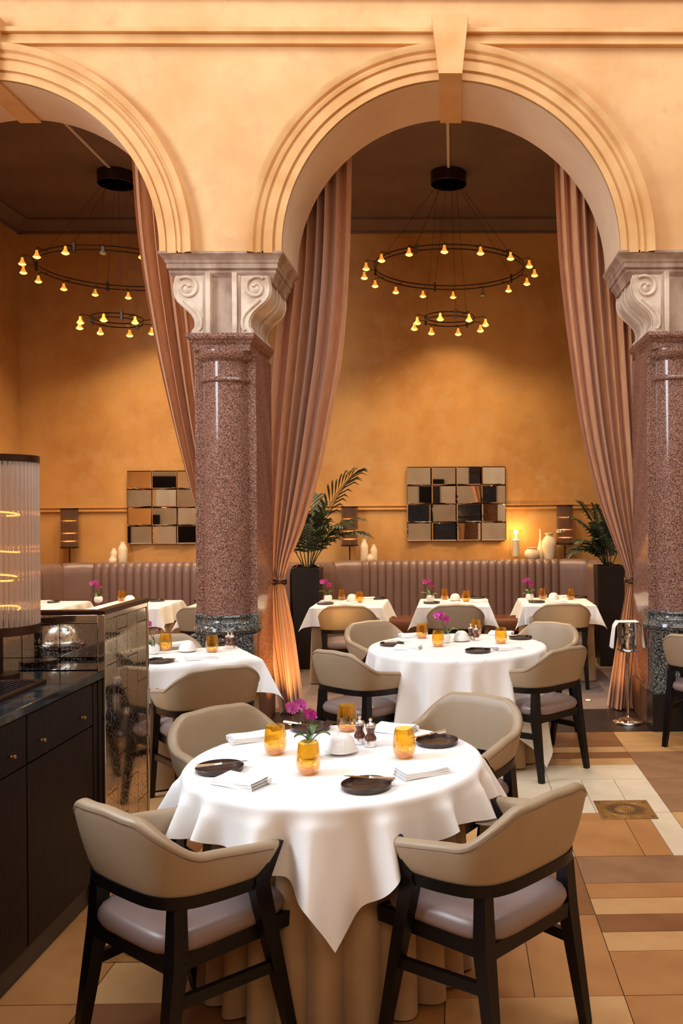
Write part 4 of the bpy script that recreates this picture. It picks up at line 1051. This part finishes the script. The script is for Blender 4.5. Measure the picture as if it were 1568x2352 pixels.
# ================================================================== WINE STAND AND FLOOR FITTINGS
p = G(1442, 1659)
ws = thing('wine_bucket_stand', 'polished chrome wine bucket on a tall stand beside the right-hand column', 'wine cooler', (p.x, p.y, 0))
MB().lathe([(0, 0), (.135, 0), (.135, .012), (.125, .022), (.06, .034), (.022, .045), (.016, .06), (0, .06)], 40).build('base', m_chrome, ws, angle=50)
MB().lathe([(.013, .05), (.013, .58)], 20).build('pole', m_chrome, ws)
MB().lathe([(0, .575), (.04, .58), (.085, .59), (.088, .60), (.084, .606), (0, .606)], 36).build('tray', m_chrome, ws, angle=50)
bk = MB().lathe([(0, .607), (.070, .607), (.074, .62), (.078, .70), (.081, .70), (.081, .708), (.079, .708), (.084, .82), (.088, .826), (.084, .83), (.080, .82), (.072, .63), (0, .625)], 40).build('bucket', m_chrome, ws, angle=50)
hk = MB().tube([(0, -.085, .80), (0, -.098, .805), (0, -.10, .78)], .006, 6).build('handle_mount', m_chrome, bk)
MB().tube([(.028 * sin(a * 2 * pi / 16), -.102, .752 + .03 * cos(a * 2 * pi / 16)) for a in range(16)], .0055, 6, True).build('ring_handle', m_chrome, bk)
def drape(u, v):
    s = (u - .5) * 2; w = (v - .5) * 2; a = abs(s)
    L = a * .30
    if L < .08: x_, z_ = L, .838 + .004 * cos(w * 3)
    else:
        q = L - .08; x_ = .08 + .028 * sin(min(1, q / .05) * pi / 2) + .12 * q; z_ = .838 - .008 * min(1, q / .02) - max(0, q - .008)
    wv = .075 * (1 - .25 * ss(.2, .8, a)); yy = w * wv + .008 * sin(w * 9) * a
    return ((x_ + .010 * sin(w * 8 + s) * ss(.3, 1, a)) * (1 if s >= 0 else -1), yy, z_)
np_ = MB().grid(drape, 40, 13).build('service_napkin', m_cloth, None, (p.x, p.y, 0), (0, 0, 0), angle=60)
tag(np_, 'white service napkin draped over the chrome wine bucket', 'napkin')
for (px, py), lb, e in (((1350, 1610), 'small lit uplight set in the carpet', .6), ((1417, 1655), 'small lit uplight beside the wine stand base', 9), ((669, 1664), 'small lit uplight at the foot of the central drape', 9)):
    q = G(px, py); zf = .004 if q.y > 7.8 else 0
    u = thing('floor_uplight', lb, 'floor light', (q.x, q.y, zf), 0, 'recessed floor uplights')
    MB().lathe([(.024, 0), (.036, 0), (.036, .004), (.024, .005), (.024, 0)], 24, cap=False).build('bezel', m_brass, u)
    MB().lathe([(0, .0015), (.024, .0015), (.024, .004), (0, .0045)], 20).build('lens', m_flush, u)
    l = bpy.data.lights.new('uplight_beam', 'SPOT'); l.energy = e * 9; l.color = (1, .52, .14); l.spot_size = radians(95); l.spot_blend = .8; l.shadow_soft_size = .02
    o = bpy.data.objects.new('uplight_beam', l); COL.objects.link(o); o.parent = u; o.location = (0, 0, .02); o.rotation_euler = (pi - .5, 0, 0)
# brass floor box
def floor_box(cx, cy, s, rz, label):
    t = thing('floor_grille', label, 'floor plate', (cx, cy, 0), rz, 'brass floor plates')
    h = s / 2
    MB().box(-h, h, -h, h, .0005, .004, .0015).build('plate', m_brass, t)
    ray = cached('ray', lambda: MB().box(.0, .046, -.0022, .0022, .004, .0046).mesh('slot', m_black, 0))
    for k in range(40):
        a = 2 * pi * k / 40; put('slot', ray, t, (.062 * cos(a), .062 * sin(a), 0), (0, 0, a), (1 + .5 * (abs(cos(a * 2)) < .0), 1, 1))
    for r_ in (.055, .115): MB().tube([(r_ * cos(a * 2 * pi / 40), r_ * sin(a * 2 * pi / 40), .004) for a in range(40)], .0022, 6, True).build('rim', m_brass, t)
    MB().lathe([(0, .0052), (.04, .0052), (.044, .004)], 32).build('boss', m_brass, t)
    for sx in (-1, 1):
        for sy in (-1, 1):
            for k in range(2): MB().box(sx * (h - .02 - .012 * k) - .0018, sx * (h - .02 - .012 * k) + .0018, sy * (h - .035) - .016, sy * (h - .035) + .016, .004, .0046).build('slot', m_black, t)
floor_box(.989, 5.175, .322, 0, 'square brass floor grille with sunburst slots in the cream tiles')
q = G(325, 2196); floor_box(q.x, q.y + .1, .30, 0, 'square brass floor plate in shadow under the left foreground chair')

# ================================================================== BAR
BX, BY1, BZ = -1.63, 4.09, 1.035
bar = thing('bar_counter', 'dark stained oak bar counter filling the left edge', 'counter', (BX, 0, 0))
MB().box(-.85, -.02, .6, BY1, 0, BZ - .04).build('body', m_barwood, bar)
e = .004
yy = BY1 - .06
for k, w in enumerate((.62, .62, .62, .62)):
    y1, y0 = yy, yy - w; yy -= w
    d = MB().box(-.022, 0, y0 + e, y1 - e, .80, .985, .003).build('drawer', m_barwood, bar)
    for q in (.12, w - .12): MB().lathe([(0, 0), (.006, 0), (.004, .006), (.008, .012), (.007, .017), (0, .018)], 14).build('knob', m_brass, d, (0, y0 + q, .86), (0, radians(90), 0))
    MB().box(-.022, 0, y0 + e, y1 - e, .10, .795, .003).build('door', m_barwood, bar)
MB().box(-.03, -.018, .6, BY1, 0, .10).build('plinth', m_black, bar)
MB().box(-.022, 0, BY1 - .055, BY1, 0, .985, .003).build('end_stile', m_barwood, bar)
wt = tag(MB().box(BX - .86, BX + .022, .6, BY1 - .001, BZ - .038, BZ, .004).build('worktop', m_worktop, None), 'dark polished stone worktop of the bar counter', 'worktop')
tr = thing('drip_tray', 'long black slatted drip tray on the bar worktop', 'tray', (BX, 0, BZ))
for x0, x1, y0, y1 in ((-.32, -.30, 2.3, 3.80), (-.12, -.10, 2.3, 3.80), (-.30, -.12, 2.3, 2.32), (-.30, -.12, 3.78, 3.80)): MB().box(x0, x1, y0, y1, 0, .016, .003).build('rim', m_bronze, tr)
for k in range(8): MB().box(-.296 + k * .0225, -.285 + k * .0225, 2.32, 3.78, .004, .012).build('slat', m_black, tr)
# mirrored screen at the end of the bar
SX0, SX1, SY0, SY1, SZ = BX - .86, BX + .03, BY1, 4.67, 1.31
sc_ = thing('mirrored_screen', 'antique mirror screen with chrome edges at the end of the bar', 'screen', (0, 0, 0))
MB().box(SX1 - .045, SX1 - .012, SY0 + .012, SY1, 0, SZ - .02).build('core', m_barwood, sc_)
MB().box(SX0, SX1 - .045, SY0 + .012, SY0 + .04, 0, SZ - .02).build('core', m_barwood, sc_)
MB().box(SX1 - .05, SX1 + .006, SY0 - .008, SY1 + .006, SZ - .02, SZ, .003).build('top_cap', m_bronze, sc_)
MB().box(SX0, SX1 - .05, SY0 - .008, SY0 + .045, SZ - .02, SZ, .003).build('top_cap', m_bronze, sc_)
for (a0, a1), (b0, b1) in (((SX1 - .03, SX1 + .004), (SY0 - .004, SY0 + .018)), ((SX1 - .014, SX1 + .004), (SY1 - .016, SY1 + .004))):
    MB().box(a0, a1, b0, b1, 0, SZ - .02, .003).build('chrome_edge', m_chrome, sc_)
MB().box(SX1 - .012, SX1 + .003, SY0 + .018, SY1 - .016, SZ - .045, SZ - .02, .003).build('chrome_edge', m_chrome, sc_)
MB().box(SX0, SX1 - .03, SY0 - .003, SY0 + .012, SZ - .06, SZ - .02, .003).build('chrome_edge', m_chrome, sc_)
cw = (SY1 - .016 - SY0 - .018) / 4; rr_ = random.Random(5)
for c in range(4):
    z = 0.0; k = 0
    while z < SZ - .05:
        hgt = .30 if k else (.30 if c % 2 else .15)
        z1 = min(z + hgt, SZ - .046)
        tw = rr_.uniform(-.002, .002)
        me = MB().box(-.012, 0, .0018, cw - .0018, .0018, z1 - z - .0018).build('mirror_tile', m_antique, sc_, (SX1 - .002, SY0 + .018 + c * cw, z), (0, tw, tw), angle=0)
        z = z1; k += 1
for k in range(5):
    w = (SX1 - .03 - SX0) / 5
    for z0, z1 in ((BZ + .002, BZ + .06), (BZ + .06, SZ - .06)):
        MB().box(.0018, w - .0018, 0, .012, .0018, z1 - z0 - .0018).build('mirror_tile', m_antique, sc_, (SX0 + k * w, SY0, z0), angle=0)
# large reeded lamp
lx, ly = -1.986, 3.905
lp = thing('reeded_glass_lamp', 'large reeded glass cylinder lamp on the bar at the left edge', 'lamp', (lx, ly, BZ))
MB().lathe([(0, 0), (.085, 0), (.085, .022), (.02, .026), (0, .026)], 32).build('base', m_bronze, lp)
MB().box(-.014, .014, -.014, .014, .026, .215, .002).build('stem', m_bronze, lp)
z0, z1 = .207, .972
for a, b2 in ((z0 - .008, z0 + .03), (z1 - .03, z1)):
    MB().lathe([(.150, a), (.168, a), (.168, b2), (.150, b2), (.150, a)], 48, cap=False).build('band', m_bronze, lp)
MB().lathe([(0, z0 - .006), (.155, z0 - .006), (.155, z0 + .004), (0, z0 + .004)], 40).build('bottom_plate', m_bronze, lp)
MB().box(-.15, .15, -.008, .008, z1 - .02, z1 - .005).build('top_bar', m_bronze, lp)
MB().lathe([(0, z1 - .01), (.008, z1 - .01), (.008, z1 + .006), (.004, z1 + .014), (0, z1 + .018)], 14).build('finial', m_silver, lp)
rod = MB().lathe([(.0098, z0 + .004), (.0098, z1 - .004)], 8, cap=False).mesh('glass_rod', m_reed, 80)
for k in range(48):
    a = 2 * pi * k / 48; put('glass_rod', rod, lp, (.158 * cos(a), .158 * sin(a), 0))
for k, z in enumerate((.30, .44, .56, .72)):
    MB().tube([(.085 * cos(a * 2 * pi / 18 + k), .085 * sin(a * 2 * pi / 18 + k), z + .01 * sin(a * 2 * pi / 18)) for a in range(15)], .004, 6).build('filament', m_filament, lp)
MB().lathe([(.006, z0), (.006, z1 - .02)], 10).build('lamp_rod', m_bronze, lp)
# serving board and cloche, seen in the screen
bd = tag(MB().lathe([(0, 0), (.112, 0), (.115, .006), (.115, .03), (.11, .035), (0, .035)], 32).build('serving_board', m_mill, None, (-2.08, 3.43, BZ)), 'round dark wood board on the bar, mirrored in the screen', 'board')
clc = thing('silver_cloche', 'polished silver cloche on a board, mirrored in the bar screen', 'cloche', (-2.08, 3.43, BZ + .036))
MB().lathe([(.085, 0), (.09, .004), (.084, .01), (.08, .035), (.065, .065), (.04, .085), (.012, .094), (0, .095)], 36).build('dome', m_silver, clc, angle=60)
MB().lathe([(.004, .094), (.004, .102), (.012, .108), (.012, .116), (0, .122)], 16).build('knob', m_silver, clc, angle=60)
